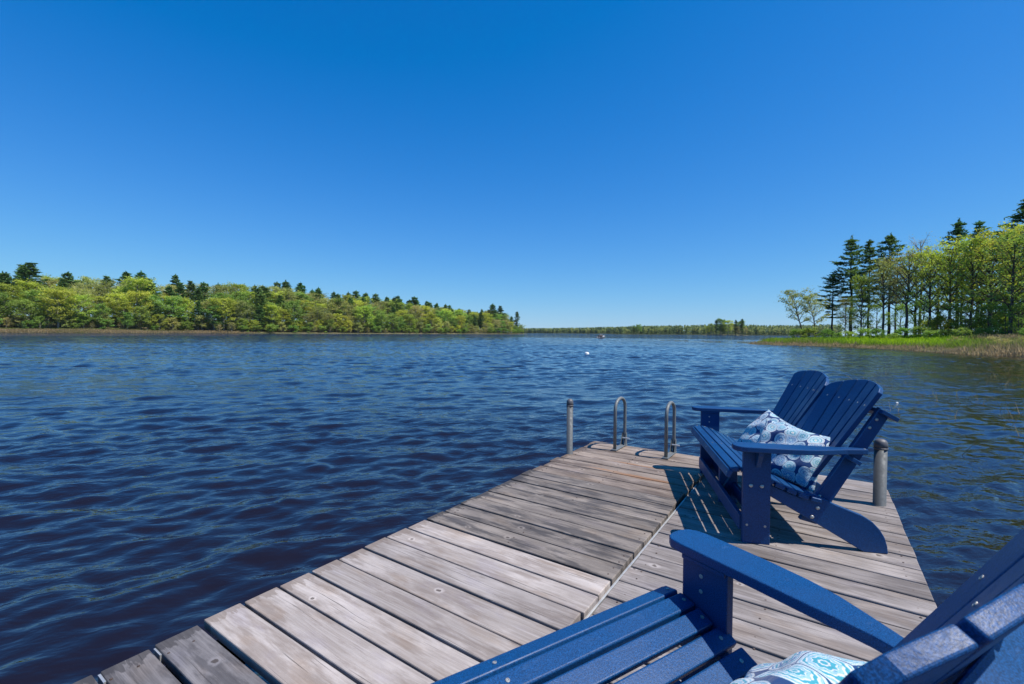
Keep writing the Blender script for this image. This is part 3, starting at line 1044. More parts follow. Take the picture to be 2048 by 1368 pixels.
def left_marsh():
    rng = np.random.default_rng(4)
    n = 60000
    pl = np.array(LEFT[1:5], float)
    seg = rng.integers(0, 3, n); t = rng.uniform(0, 1, n)
    a = pl[seg] + (pl[seg + 1] - pl[seg]) * t[:, None]
    dr = pl[seg + 1] - pl[seg]; dr /= np.linalg.norm(dr, axis=1, keepdims=True)
    w = rng.uniform(-0.5, 13, n)
    x = a[:, 0] - dr[:, 1] * w; y = a[:, 1] + dr[:, 0] * w
    px = px_of(x, y)
    keep = (y > 60) & (px > -250) & (px < 520 - 40 * rng.random(n)) & (w < 13 * np.clip((560 - px) / 260, 0.15, 1))
    x, y, w = x[keep], y[keep], w[keep]
    z = np.maximum(left_h(x, y), 0) - 0.05
    n1 = vnoise(x * 0.12, y * 0.12, 41)
    hue = 0.14 + 0.32 * np.clip((w - 7) / 5, 0, 1) + 0.12 * n1 + rng.normal(size=len(x)) * 0.07
    h = rng.uniform(0.35, 0.9, len(x))
    V = blades(x, y, z, h, rng.uniform(0.06, 0.14, len(x)), rng, 0.35)
    o = new_obj('shore_reeds', quads_mesh('shore_reeds', V, M_GRASS, np.clip(hue, 0, 1)))
    tag(o, 'band of dry brown reeds along the left shore', 'reeds', kind='stuff')


left_marsh()

M_FARW = mat_grass('far_woods_foliage', [(0.0, (0.054, 0.084, 0.041)), (0.4, (0.084, 0.119, 0.048)), (0.7, (0.156, 0.183, 0.058)), (1.0, (0.209, 0.216, 0.072))])


def far_hill(name, px0, px1, dist0, dist1, tops, label, seed, depth=160, n_trees=900):
    """A distant low wooded shore: ground rise and one mass of small crowns."""
    rng = np.random.default_rng(seed)
    # ground
    nx, ny = 60, 14
    pxs = np.linspace(px0 + 4, px1, nx)
    P = np.zeros((ny, nx, 3))
    for j, p in enumerate(pxs):
        f = np.clip((p - px0) / (px1 - px0), 0, 1); d = dist0 + (dist1 - dist0) * f
        for i in range(ny):
            yy = d + (i - 1) / (ny - 2) * depth
            P[i, j] = ((p - 1024) / 910 * yy, yy, -1.5 if i == 0 else 0.3 + 5.0 * (i - 1) / (ny - 2))
    go = new_obj(name + '_ground', grid_mesh(name + '_ground', P, M_FAR))
    tag(go, 'low ground of the ' + label, kind='structure')
    out = []; hue = []
    tp = np.array(tops, float)
    for k in range(n_trees):
        p = rng.uniform(px0, px1); f = (p - px0) / (px1 - px0); d = dist0 + (dist1 - dist0) * f
        u = rng.random() ** 1.5
        yy = d + 3 + u * depth * 0.9
        x = (p - 1024) / 910 * yy; gz = 0.3 + 5.0 * u * 0.9
        top = np.interp(p, tp[:, 0], tp[:, 1])
        full = (hor(p) - top) * yy / 910 + CAM_Z - gz
        H = max(3.0, full * (rng.uniform(0.5, 0.9) if u < 0.15 else rng.uniform(0.8, 1.05)))
        pine = rng.random() < 0.45
        m = 34
        if pine:
            q = rng.uniform(0.1, 1, m); r = 0.20 * H * (1 - q) + 0.25
            hb = rng.uniform(0.0, 0.35)
        else:
            q = rng.beta(2.2, 1.6, m); r = 0.27 * H * np.sqrt(np.clip(1 - ((q - 0.55) / 0.5) ** 2, 0.05, 1))
            hb = rng.uniform(0.4, 1.0)
        a = rng.uniform(0, 6.28, m); rr = r * np.sqrt(rng.uniform(0.25, 1, m))
        c = np.stack([x + np.cos(a) * rr, yy + np.sin(a) * rr, gz + q * H], 1)
        out.append(cards(c, 0.0011 * yy + 0.2, rng, 0.4)); hue.append(np.clip(hb + rng.normal(size=m) * 0.08, 0, 1))
    o = new_obj(name, quads_mesh(name, np.concatenate(out), M_FARW, np.concatenate(hue)))
    tag(o, label, 'woods', kind='stuff')


far_hill('far_woods', 1020, 1290, 1050, 820, [(1020, 657), (1100, 656.5), (1180, 655), (1290, 652)], 'low distant wooded shore across the lake, left half', 61, 220, 900)
far_hill('middle_woods', 1225, 1680, 640, 560, [(1225, 655), (1290, 652), (1350, 651), (1420, 650), (1480, 650), (1560, 651), (1680, 649)], 'distant green wooded shore across the lake, right half', 62, 150, 1300)


def far_trees():
    rng = random.Random(21)
    def put(px, y, top, key, label, w=1.0, group=None):
        x = (px - 1024) / 910 * y
        plant(key, x, y, 0.2, (hor(px) - top) * y / 910 + CAM_Z - 0.2, label, group, rng, w)
    lab, grp = 'tree of the small wooded headland on the far shore', 'trees of the far headland'
    for px, top, k in ((1422, 646, 'green'), (1432, 639, 'pine'), (1440, 636, 'green'), (1448, 638, 'pine'), (1456, 640, 'lime'), (1464, 645, 'olive'), (1471, 639, 'pine'), (1480, 641, 'green'), (1415, 652, 'lime'), (1490, 654, 'tan'), (1443, 648, 'lime'), (1474, 652, 'tan')):
        put(px, 520 + rng.uniform(-8, 14), top, (k, rng.randrange(2)), lab, 1.35 if k != 'pine' else 1.1, grp)
    put(1484, 515, 637, ('pine', 2), 'ragged lone pine at the right of the far headland')
    put(1276, 540, 648, ('green', 1), 'rounded green tree rising above the far shore woods', 1.5)
    put(1268, 545, 650, ('pine', 1), 'dark pine beside the rounded tree on the far shore')


far_trees()
# ground under the far headland
hm = MB(); hm.lathe([(40, -1.0), (34, 0.3), (20, 0.8), (3, 1.0)], 24, (0, 0, 0))
ho = hm.build('headland_ground', M_SOIL, None, smooth=True)
ho.location = ((1455 - 1024) / 910 * 530, 535, 0); ho.scale = (0.75, 0.45, 1)
tag(ho, 'low ground of the far headland', kind='structure')


def sandbar():
    """Sparse emergent stems and the calm strip they shelter, running out from the right point."""
    rng = np.random.default_rng(8)
    n = 1500
    t = rng.uniform(0, 1, n) ** 1.3
    px = 1545 - 225 * t
    yy = 73 + 26 * t + rng.normal(size=n) * 2.2
    k = vnoise(px * 0.06, yy * 0.0, 5)
    keep = (k > -0.2) | (t < 0.2)
    px, yy = px[keep], yy[keep]
    x = (px - 1024) / 910 * yy
    V = blades(x, yy, np.full(len(x), -0.1), rng.uniform(0.15, 0.42, len(x)), rng.uniform(0.012, 0.03, len(x)), rng, 0.3)
    o = new_obj('emergent_grass', quads_mesh('emergent_grass', V, M_GRASS, rng.uniform(0.05, 0.5, len(x))))
    tag(o, 'sparse grass standing in the shallows off the right point', 'grass', kind='stuff')
    # reeds in the shallows right of the dock
    n = 170
    yy = np.concatenate([rng.uniform(9, 24, n), rng.uniform(5.5, 12, 60)])
    pxs = np.concatenate([rng.uniform(1690, 2060, n), rng.uniform(1850, 2060, 60)])
    # gather them in loose tufts
    tuft = rng.integers(0, 26, len(yy))
    tp = rng.uniform(1720, 2060, 26); ty = rng.uniform(7.5, 22, 26)
    use = rng.random(len(yy)) < 0.75
    pxs = np.where(use, tp[tuft] + rng.normal(size=len(yy)) * 14, pxs); yy = np.where(use, ty[tuft] + rng.normal(size=len(yy)) * 0.4, yy)
    x = (pxs - 1024) / 910 * yy
    V = blades(x, yy, np.full(len(x), -0.12), rng.uniform(0.14, 0.36, len(x)), rng.uniform(0.004, 0.008, len(x)), rng, 0.6)
    o = new_obj('water_reeds', quads_mesh('water_reeds', V, M_GRASS, rng.uniform(0.1, 0.35, len(x))))
    tag(o, 'sparse bent reed stalks in the shallow water right of the dock', 'reeds', kind='stuff')


sandbar()

# ------------------------------------------------------------------ the dock
DECK = CAM_Z - 1.13
DAZ = 34.2
M_WLIGHT = mat_wood('weathered_light_planks', (0.30, 0.255, 0.225), (0.43, 0.385, 0.355), (0.19, 0.145, 0.115), 0.5, 0.2)
M_WDARK = mat_wood('damp_grey_planks', (0.135, 0.115, 0.10), (0.26, 0.225, 0.195), (0.055, 0.048, 0.044), 0.75, 0.42)
M_WWET = mat_wood('wet_slate_planks', (0.115, 0.107, 0.107), (0.215, 0.20, 0.20), (0.05, 0.045, 0.045), 0.6, 0.2)
M_WBROWN = mat_wood('brown_grey_planks', (0.20, 0.155, 0.12), (0.33, 0.27, 0.225), (0.10, 0.07, 0.052), 0.6, 0.4, True)
M_WRIGHT = mat_wood('grey_right_planks', (0.17, 0.145, 0.13), (0.335, 0.30, 0.28), (0.11, 0.09, 0.08), 0.45, 0.3)
M_FRAME = mat_plain('dark_dock_timber', (0.07, 0.055, 0.045), 0.8)
M_ALU = mat_metal('brushed_aluminium', (0.62, 0.62, 0.60), 0.45, 0.2, 0.6)
M_GALV = mat_metal('galvanised_steel', (0.185, 0.20, 0.20), 0.58, 0.35, 0.25)
M_POST = mat_metal('dull_grey_pipe', (0.115, 0.125, 0.13), 0.62, 0.35, 0.2)
M_CAP = mat_metal('grey_cast_cap', (0.13, 0.125, 0.13), 0.5, 0.2, 0.2)

dock = empty('wooden_dock', (0, 0, DECK), R(-DAZ))
tag(dock, 'weathered plank dock reaching out over the lake in the foreground', 'dock')


def deck_panel(x0, x1, bounds, mat, zoff, gap, seed, endvar=0.010, shift=0.0):
    rnd = random.Random(seed)
    mb = MB()
    for a, b in zip(bounds[:-1], bounds[1:]):
        dz = rnd.uniform(-0.0025, 0.0025)
        g = gap * rnd.uniform(0.8, 1.25)
        mb.box(x0 + rnd.uniform(-endvar, endvar) + shift, x1 + rnd.uniform(-endvar, endvar) * 0.6 + shift, a + g / 2, b - g / 2, zoff - 0.038 + dz, zoff + dz, rnd.random())
    return mb.build('deck_panel', mat, dock, 0.0045, seg=2)


def span(a, b, step):
    n = max(1, round((b - a) / step)); return [a + (b - a) * i / n for i in range(n + 1)]


UL, US, UR = -1.965, -0.779, 0.427
deck_panel(UL, US, span(-2.6, 0.762, 0.1525), M_WWET, -0.004, 0.017, 1, 0.012)
deck_panel(UL, US, span(0.77, 1.966, 0.1495), M_WLIGHT, 0.0, 0.012, 2)
deck_panel(UL, US, span(1.978, 3.19, 0.1515), M_WDARK, -0.003, 0.011, 3)
deck_panel(UL, US, span(3.195, 4.45, 0.157), M_WBROWN, -0.005, 0.011, 4, 0.02)
deck_panel(-0.760, UR, span(-2.6, 2.633, 0.1543), M_WRIGHT, -0.018, 0.0115, 5, 0.005)
deck_panel(-0.760, UR, span(2.637, 4.50, 0.1553), M_WRIGHT, -0.018, 0.0115, 6, 0.005)
fr = MB()
for u0, u1 in ((-1.90, -1.865), (-1.40, -1.365), (-0.83, -0.795), (-0.20, -0.165), (0.345, 0.38)):
    fr.box(u0, u1, -2.55, 4.40, -0.19, -0.06)
for v in (-1.2, 1.5, 4.30):
    fr.box(-1.86, 0.34, v, v + 0.04, -0.185, -0.065)
fr.build('dock_frame', M_FRAME, dock)
sc = MB()
rsc = random.Random(77)
for k in range(46):
    v = -2.3 + 0.1525 * k + 0.0
    for u in (-1.88, -1.38, -0.81, -0.70, -0.18, 0.36):
        for dv in (-0.036, 0.036):
            if v + dv > 4.42: continue
            zt = (-0.004 if u < -0.77 else -0.018) + 0.0012
            sc.lathe([(0.0042, zt - 0.006), (0.0042, zt), (0.0025, zt + 0.0004)], 8, (u + rsc.uniform(-0.008, 0.008), v + 0.07 + dv + rsc.uniform(-0.01, 0.01), 0))
so = sc.build('deck_screws', mat_plain('rusty_screw_heads', (0.09, 0.06, 0.045), 0.6), dock)
so['kind'] = 'stuff'
rail = MB(); rail.box(-0.776, -0.764, -2.6, 4.42, -0.10, -0.026)
rail.build('seam_rail', M_ALU, dock, 0.003)
for v in (0.465, 0.617, 0.315):
    tb = MB(); tb.box(-1.958, -1.90, v - 0.006, v + 0.006, -0.06, -0.012); tb.build('bracket', M_ALU, dock)

dm = Matrix.Translation((0, 0, DECK)) @ Matrix.Rotation(R(-DAZ), 4, 'Z')


def dk(u, v, z=0.0):
    return dm @ Vector((u, v, z))


def pipe_post(u, v, r, h, label, zoff):
    p = dk(u, v, 0)
    root = empty('dock_post', (p.x, p.y, DECK + zoff), 0)
    tag(root, label, 'post')
    b = MB(); b.lathe([(r, -1.6), (r, h - 0.055)], 28); b.build('pipe', M_POST, root, smooth=False)
    for pl in root.children[0].data.polygons: pl.use_smooth = len(pl.vertices) == 4
    c = MB(); rc = r * 1.07
    c.lathe([(rc, h - 0.062), (rc, h - 0.030), (rc * 0.97, h - 0.024), (rc * 0.90, h - 0.014), (rc * 0.72, h - 0.004), (rc * 0.42, h + 0.002), (0.004, h + 0.004)], 28)
    co = c.build('cap', M_CAP, root, smooth=True)
    k = MB(); k.lathe([(rc * 1.03, h - 0.066), (rc * 1.05, h - 0.060), (rc * 1.03, h - 0.054)], 28); k.build('collar', M_CAP, root, smooth=True)


pipe_post(-1.935, 3.82, 0.0295, 0.51, 'thin galvanised pipe post at the far left corner of the dock', 0)
pipe_post(0.345, 3.93, 0.0365, 0.445, 'thick galvanised pipe post at the right edge behind the far bench', -0.018)

lad = empty('swim_ladder', dk(-1.39, 4.35, 0), R(-DAZ))
tag(lad, 'galvanised swim ladder with two hoop handrails at the dock end', 'ladder')
for sx in (-0.243, 0.243):
    t = MB(); path = [(sx, -0.165, 0.012)]
    path += [(sx, -0.165, 0.385)]
    for k in range(13):
        a = math.pi - math.pi * k / 12
        path.append((sx, -0.165 + 0.133 + 0.133 * math.cos(a), 0.39 + 0.098 * math.sin(a)))
    path += [(sx, 0.101, 0.10), (sx, 0.125, -0.05), (sx, 0.15, -1.1)]
    t.tube(path, 0.0155, 14)
    h = t.build('handrail', M_GALV, lad, smooth=True)
    b = MB(); b.box(sx - 0.028, sx + 0.028, -0.20, 0.105, 0.001, 0.009)
    b.prism([(0.105, 0.009), (0.035, 0.009), (0.085, 0.125), (0.105, 0.125)], sx + 0.018, sx + 0.023, lambda a, c, w: (w, a, c))
    b.prism([(0.105, 0.009), (0.035, 0.009), (0.085, 0.125), (0.105, 0.125)], sx - 0.023, sx - 0.018, lambda a, c, w: (w, a, c))
    b.build('bracket', M_GALV, h, 0.0015)
    w = MB(); w.tube([(sx - 0.01, 0.07, 0.075), (sx + 0.06, 0.07, 0.075)], 0.007, 8); w.build('pin', M_ALU, h)
for z in (-0.28, -0.55, -0.82):
    s = MB(); s.box(-0.235, 0.235, 0.10, 0.19, z - 0.012, z + 0.012); s.build('rung', M_GALV, lad, 0.003)

# ------------------------------------------------------------------ the twin-back benches
M_POLY = mat_poly()
M_BOLT = mat_metal('stainless_bolt', (0.45, 0.44, 0.41), 0.45, 0.2, 0.6)
bolt_b = MB(); bolt_b.lathe([(0.0105, 0.0), (0.0105, 0.002), (0.008, 0.0055), (0.003, 0.007)], 14)
BOLT = bolt_b.mesh('bolt', M_BOLT, True)
scr_b = MB(); scr_b.lathe([(0.0052, 0.0), (0.0052, 0.0012), (0.0046, 0.0016), (0.0026, 0.0016), (0.0022, 0.0006)], 12)
SCREW = scr_b.mesh('screw', M_BOLT, False)


def stud(me, name, parent, loc, nrm, k=1.0):
    o = new_obj(name, me, parent)
    o.location = loc
    o.rotation_euler = Vector(nrm).to_track_quat('Z', 'Y').to_euler()
    o.scale = (k, k, k)
    return o


SEAT = [(-0.082, 0.352), (-0.066, 0.392), (-0.030, 0.408), (0.02, 0.404), (0.08, 0.385), (0.16, 0.347), (0.24, 0.312), (0.32, 0.284), (0.42, 0.262)]
REC = math.tan(R(30.5))


def back_t(z):
    return 0.361 + (z - 0.27) * REC


def make_bench(name, label, loc, az, zbase):
    root = empty(name, (loc[0], loc[1], zbase), R(-az))
    tag(root, label, 'bench', 'blue twin-back benches on the dock')
    side = lambda t, z, w: (w, -t, z)          # outline in (t back, z up), w across
    B = 0.004
    # legs
    for sx in (-1, 1):
        b = MB(); x0, x1 = sorted((sx * 0.60, sx * 0.63))
        b.prism([(0, 0), (0.139, 0), (0.139, 0.520), (0, 0.520)], x0, x1, side)
        leg = b.build('front_leg', M_POLY, root, B)
        for (t, z) in ((0.039, 0.32), (0.094, 0.32)): stud(BOLT, 'bolt', leg, (sx * 0.6302, -t, z), (sx, 0, 0))
        for (t, z) in ((0.022, 0.102), (0.113, 0.101)): stud(SCREW, 'screw', leg, (sx * 0.6302, -t, z), (sx, 0, 0), 1.25)
        for (t, z) in ((0.062, 0.478), (0.062, 0.436)): stud(SCREW, 'screw', leg, (sx * 0.5998, -t, z), (-sx, 0, 0), 1.1)
        # rear leg and seat side rail in one curved board
        b = MB(); x0, x1 = sorted((sx * 0.563, sx * 0.597))
        b.prism(REARLEG, x0, x1, side)
        rl = b.build('rear_leg', M_POLY, root, B)
        for (t, z) in ((0.38, 0.215), (0.353, 0.164)): stud(BOLT, 'bolt', rl, (sx * 0.5972, -t, z), (sx, 0, 0))
        # leaning upright that carries the back
        b = MB(); x0, x1 = sorted((sx * 0.527, sx * 0.560))
        zz = [(0.12, 0.0), (0.755, 0.0)]
        b.prism([(back_t(0.13) + 0.028, 0.13), (back_t(0.11) + 0.125, 0.11), (back_t(0.722) + 0.098, 0.722), (back_t(0.765) + 0.028, 0.765)], x0, x1, side)
        up = b.build('back_upright', M_POLY, root, B)
        for (z, o) in ((0.70, 0.05), (0.655, 0.045)): stud(BOLT, 'bolt', up, (sx * 0.5602, -(back_t(z) + o), z), (sx, 0, 0), 0.8)
        stud(BOLT, 'bolt', up, (sx * 0.5602, -0.402, 0.268), (sx, 0, 0), 0.8)
        # arm
        ins, outs = 0.588, 0.712
        pts = [(ins, 0.46), (ins, 0.10), (ins, 0.0), (ins + 0.004, -0.036), (ins + 0.020, -0.054), (ins + 0.046, -0.062), (outs - 0.046, -0.062), (outs - 0.020, -0.052), (outs - 0.004, -0.030), (outs, 0.0),
               (outs, 0.10), (outs - 0.003, 0.20), (outs - 0.010, 0.29), (outs - 0.024, 0.36), (outs - 0.050, 0.43), (outs - 0.078, 0.50), (outs - 0.092, 0.575), (outs - 0.100, 0.606), (ins - 0.010, 0.606), (ins - 0.012, 0.53)]
        b = MB(); b.prism([(sx * a, t) for a, t in pts], 0.5205, 0.548, lambda a, t, w: (a, -t, w))
        arm = b.build('arm', M_POLY, root, B)
        stud(SCREW, 'screw', arm, (sx * 0.605, -0.5905, 0.5482), (0, 0, 1))
        b = MB(); x0, x1 = sorted((sx * 0.5905, sx * 0.5995)); b.box(x0, x1, -0.136, -0.004, 0.508, 0.5203); b.build('arm_cleat', M_POLY, root, 0.002)
        b = MB()   # tapered bracket on the outside of the leg
        b.prism([(0.6302, 0.5203), (0.690, 0.5203), (0.686, 0.497), (0.655, 0.452), (0.642, 0.425), (0.6302, 0.425)], 0.060, 0.085, lambda a, z, w: (sx * a, -w, z))
        b.build('arm_bracket', M_POLY, root, 0.0025)
    b = MB(); b.prism([(0.012, 0), (0.125, 0), (0.125, 0.29), (0.012, 0.325)], -0.016, 0.016, side); b.build('middle_leg', M_POLY, root, B)
    b = MB(); b.prism(REARLEG, -0.0165 + 0.034, 0.0165 + 0.034, side); b.build('rear_leg', M_POLY, root, B)
    for t in (0.014, 0.098):
        b = MB()
        b.box(-0.5995, 0.5995, -t - 0.026, -t, 0.062, 0.145) if t > 0.05 else b.box(-0.5995, 0.5995, -t + 0.0025, -t + 0.0265, 0.062, 0.145)
        b.build('stretcher', M_POLY, root, 0.003)
    # seat
    b = MB(); acc = [0.0]
    for p, q in zip(SEAT[:-1], SEAT[1:]): acc.append(acc[-1] + math.hypot(q[0] - p[0], q[1] - p[1]))
    def sp(s):
        for i in range(len(acc) - 1):
            if s <= acc[i + 1] or i == len(acc) - 2:
                f = (s - acc[i]) / (acc[i + 1] - acc[i])
                return (SEAT[i][0] + (SEAT[i + 1][0] - SEAT[i][0]) * f, SEAT[i][1] + (SEAT[i + 1][1] - SEAT[i][1]) * f)
    W = [0.044] + [0.051] * 8; s = 0.0; studs = []
    for i, w in enumerate(W):
        p, q = sp(s), sp(s + w)
        if i == 1: p = (p[0] + 0.004, p[1] + 0.004)
        dx, dz = q[0] - p[0], q[1] - p[1]; L = math.hypot(dx, dz); nx, nz = -dz / L, dx / L
        if nz < 0: nx, nz = -nx, -nz
        th = 0.024
        xe = 0.5965 if q[0] < 0.15 else 0.618
        if i == 0: xe = 0.600
        b.prism([p, q, (q[0] - nx * th, q[1] - nz * th), (p[0] - nx * th, p[1] - nz * th)], -xe, xe, side)
        mid = ((p[0] + q[0]) / 2, (p[1] + q[1]) / 2)
        for x in (-0.578, 0.0, 0.578): studs.append((x, mid, (nx, nz)))
        s += w + (0.0105 if i else 0.006)
    seat = b.build('seat', M_POLY, root, 0.005, seg=3)
    for x, m, nn in studs:
        stud(SCREW, 'screw', seat, (x, -m[0] - nn[0] * 0.0002, m[1] + nn[1] * 0.0002), (0, -nn[0], nn[1]))
    # the two fan backs, each dished a little around the sitter
    KC = 0.50
    sec = 1 / math.cos(R(30.5))
    def bp(x, z, o, xc):
        """point on the back: x across, z up, o behind the front face; dished around xc."""
        s_ = x - xc
        t = back_t(z) - KC * s_ * s_ * 1.0
        return (x, -(t + o * math.cos(R(30.5))), z - o * math.sin(R(30.5)))
    for xc in (-0.292, 0.292):
        b = MB(); fan = []
        for k in range(5):
            zb = 0.235
            def half(z): return 0.186 + (z - 0.27) * 0.172
            def ed(j, z): return xc + half(z) * (2 * j / 5 - 1)
            g = 0.0062
            # outline points (x,z) of the slat with an arched top
            def ztop(x):
                u = (x - xc); return 0.889 - 0.54 * u * u + (0.05 if xc > 0 else -0.05) * u - (0.012 * max(0, (abs(u) - 0.245) / 0.035) ** 2 if abs(u) > 0.245 else 0)
            x0b, x1b = ed(k, zb) + g, ed(k + 1, zb) - g
            x0t, x1t = ed(k, 0.86) + g, ed(k + 1, 0.86) - g
            tops = [x0t + (x1t - x0t) * i / 4 for i in range(5)]
            outl = [(x0b, zb), (x1b, zb)] + [(x, ztop(x)) for x in reversed(tops)]
            xm = (x0t + x1t) / 2
            sl = -2 * KC * (xm - xc)      # tilt of the slat in plan
            def pt(x, z, o):
                base = bp(xm if abs(z) > 9 else x, z, 0, xc)
                # straight slat: tangent to the dish at its own centre line
                xcl = (ed(k, z) + ed(k + 1, z)) / 2
                t = back_t(z) - KC * (xcl - xc) ** 2 + sl * (x - xcl)
                return (x, -(t + o * math.cos(R(30.5))), z - o * math.sin(R(30.5)))
            b.prism(outl, 0.0, 0.0245, lambda a, z, w, pt=pt: pt(a, z, w))
            for zs in (0.765,) + ((0.50,) if k in (1, 3) else ()):
                xcl = (ed(k, zs) + ed(k + 1, zs)) / 2
                fan.append((pt(xcl, zs, -0.0002), (sl * 0.9, math.cos(R(30.5)), math.sin(R(30.5)))))
        back = b.build('back_rest', M_POLY, root, 0.004, seg=3)
        for p, nn in fan: stud(SCREW, 'screw', back, p, nn)
    b = MB()    # wedge that fills the gap between the fans
    b.prism([(-0.088, 0.24), (0.088, 0.24), (0.010, 0.785), (-0.010, 0.785)], 0.006, 0.027, lambda a, z, w: (a, -(back_t(z) - 0.03 + w * math.cos(R(30.5))), z - w * math.sin(R(30.5))))
    b.build('center_slat', M_POLY, root, 0.003)
    # braces behind the backs
    for z, d0, d1, th, xe in ((0.752, 0.0275, 0.112, 0.022, 0.598), (0.500, 0.027, 0.075, 0.022, 0.628)):
        b = MB(); cs, sn = math.cos(R(30.5)), math.sin(R(30.5))
        c = [(d0, 0), (d1, 0), (d1, th), (d0, th)]
        b.prism([(back_t(z) + d * cs + h * sn, z - d * sn + h * cs) for d, h in c], -xe, xe, side)
        b.build('back_brace', M_POLY, root, 0.003)
    return root


REARLEG = [(0.012, 0.372), (0.05, 0.364), (0.10, 0.342), (0.16, 0.316), (0.24, 0.282), (0.30, 0.262), (0.325, 0.287), (0.338, 0.297), (0.350, 0.290), (0.372, 0.284), (0.463, 0.239), (0.596, 0.190), (0.640, 0.162), (0.674, 0.125),
           (0.697, 0.085), (0.710, 0.04), (0.714, 0.0), (0.600, 0.0), (0.40, 0.115), (0.242, 0.203), (0.138, 0.262), (0.05, 0.272), (0.012, 0.275)]

ZR = DECK - 0.018
FAR_AZ, NEAR_AZ = -77.5, -31.5


def origin_from(corner, az, lx):
    """bench origin from the deck position of its front corner at local x = lx."""
    f = Vector((math.sin(R(az)), math.cos(R(az)))); r = Vector((f.y, -f.x))
    return Vector(corner) - r * lx


far_o = origin_from((1.2752, 2.4824), FAR_AZ, -0.63)
near_o = origin_from((0.495, 1.296), NEAR_AZ, 0.60)
far_bench = make_bench('twin_bench', 'navy blue slatted bench with twin fan backs at the far right of the dock', far_o, FAR_AZ, ZR)
near_bench = make_bench('twin_bench', 'blue slatted bench in the near right foreground, cut off by the picture edge', near_o, NEAR_AZ, ZR)

# ------------------------------------------------------------------ pillows
M_FAB = mat_fabric()


def pillow(bench, label, loc, rot, w=0.43, h=0.43, th=0.16, seed=0, uvo=(0, 0), uvk=1.0):
    n = 40
    rng = np.random.default_rng(seed)
    me = bpy.data.meshes.new('throw_pillow')
    bm = bmesh.new(); uvl = bm.loops.layers.uv.new('UVMap')
    def P(i, j, s):
        u = 2 * i / n - 1; v = 2 * j / n - 1
        pu = 1 - 0.075 * (1 - v * v) * abs(u) ** 3; pv = 1 - 0.075 * (1 - u * u) * abs(v) ** 3
        e = max(0.0, (1 - abs(u) ** 2.6)) ** 0.62 * max(0.0, (1 - abs(v) ** 2.6)) ** 0.62
        wr = 0.012 * math.sin(7 * u + 3 * v + seed) * math.sin(5 * v - 2 * u + seed * 2) * e
        return Vector((u * pu * w / 2, v * pv * h / 2, s * (e * th / 2 + wr) + 0.02 * math.sin(2.2 * u + seed) * (1 - abs(v))))
    g = {}
    for s in (1, -1):
        for i in range(n + 1):
            for j in range(n + 1):
                edge = i in (0, n) or j in (0, n)
                if edge and s == -1: g[(i, j, s)] = g[(i, j, 1)]; continue
                g[(i, j, s)] = bm.verts.new(P(i, j, s))
    for s in (1, -1):
        for i in range(n):
            for j in range(n):
                idx = [(i, j), (i + 1, j), (i + 1, j + 1), (i, j + 1)]
                if s == -1: idx.reverse()
                f = bm.faces.new([g[(a, b, s)] for a, b in idx]); f.smooth = True
                for lp, (a, b) in zip(f.loops, idx): lp[uvl].uv = (a / n * w / 0.43 * uvk + uvo[0] + (3.3 if s < 0 else 0), b / n * uvk * h / 0.43 + uvo[1])
    bm.to_mesh(me); bm.free()
    me.materials.append(M_FAB)
    o = new_obj('throw_pillow', me)
    o.matrix_world = bench.matrix_basis @ Matrix.Translation(loc) @ Euler(rot).to_matrix().to_4x4()
    tag(o, label, 'pillow', 'blue medallion print pillows on the benches')
    return o


bpy.context.view_layer.update()
pillow(far_bench, 'blue medallion print pillow leaning in the near corner of the far bench', (-0.30, -0.335, 0.435), (R(126), R(-6), R(42)), 0.43, 0.35, 0.125, seed=1, uvk=1.2)
pillow(far_bench, 'blue medallion print pillow in the middle of the far bench, behind another pillow', (0.05, -0.325, 0.44), (R(129), R(-9), R(12)), 0.43, 0.35, 0.13, seed=2, uvo=(0.37, 0.61), uvk=1.2)
pillow(near_bench, 'blue and white medallion pillow at the bottom edge on the near bench', (0.365, -0.375, 0.405), (R(128), R(2), R(-10)), 0.42, 0.36, 0.14, seed=3, uvo=(0.71, 0.23), uvk=1.05)

# ------------------------------------------------------------------ on the water: buoy, float, boat
M_WHITE = mat_plain('white_plastic', (0.80, 0.79, 0.76), 0.4, 0.05)
M_DKGREY = mat_plain('dark_rubber', (0.03, 0.03, 0.035), 0.6)
M_RED = mat_plain('red_plastic', (0.5, 0.03, 0.02), 0.4)
by = 1.51 * 910 / (708 - hor(1174))
bx = (1174 - 1024) / 910 * by
buoy = empty('mooring_buoy', (bx, by, -0.03))
tag(buoy, 'white round mooring buoy floating on open water', 'buoy')
b = MB(); b.lathe([(0.05, -0.16), (0.13, -0.10), (0.165, 0.0), (0.165, 0.06), (0.14, 0.125), (0.09, 0.16), (0.03, 0.172)], 24); b.build('float', M_WHITE, buoy, smooth=True)
b = MB(); b.lathe([(0.168, -0.055), (0.172, -0.03), (0.168, -0.005)], 24); b.build('band', M_DKGREY, buoy, smooth=True)
b = MB(); b.tube([(0.03 * math.cos(a), 0, 0.185 + 0.03 * math.sin(a)) for a in [i * 0.5236 for i in range(13)]], 0.007, 8); b.build('ring', M_GALV, buoy)
fy = 1.51 * 910 / (808 - hor(1797)); fx = (1797 - 1024) / 910 * fy
flt = empty('marker_float', (fx, fy, 0.0))
tag(flt, 'tiny white and red float in the shallows right of the far bench', 'float')
b = MB(); b.lathe([(0.008, -0.03), (0.026, -0.015), (0.032, 0.005), (0.024, 0.03), (0.006, 0.038)], 16); b.build('ball', M_WHITE, flt, smooth=True)
b = MB(); b.lathe([(0.0325, -0.008), (0.0335, 0.0), (0.0325, 0.006)], 16); b.build('stripe', M_RED, flt, smooth=True)


M_HULL = mat_plain('grey_aluminium_hull', (0.22, 0.22, 0.23), 0.5)


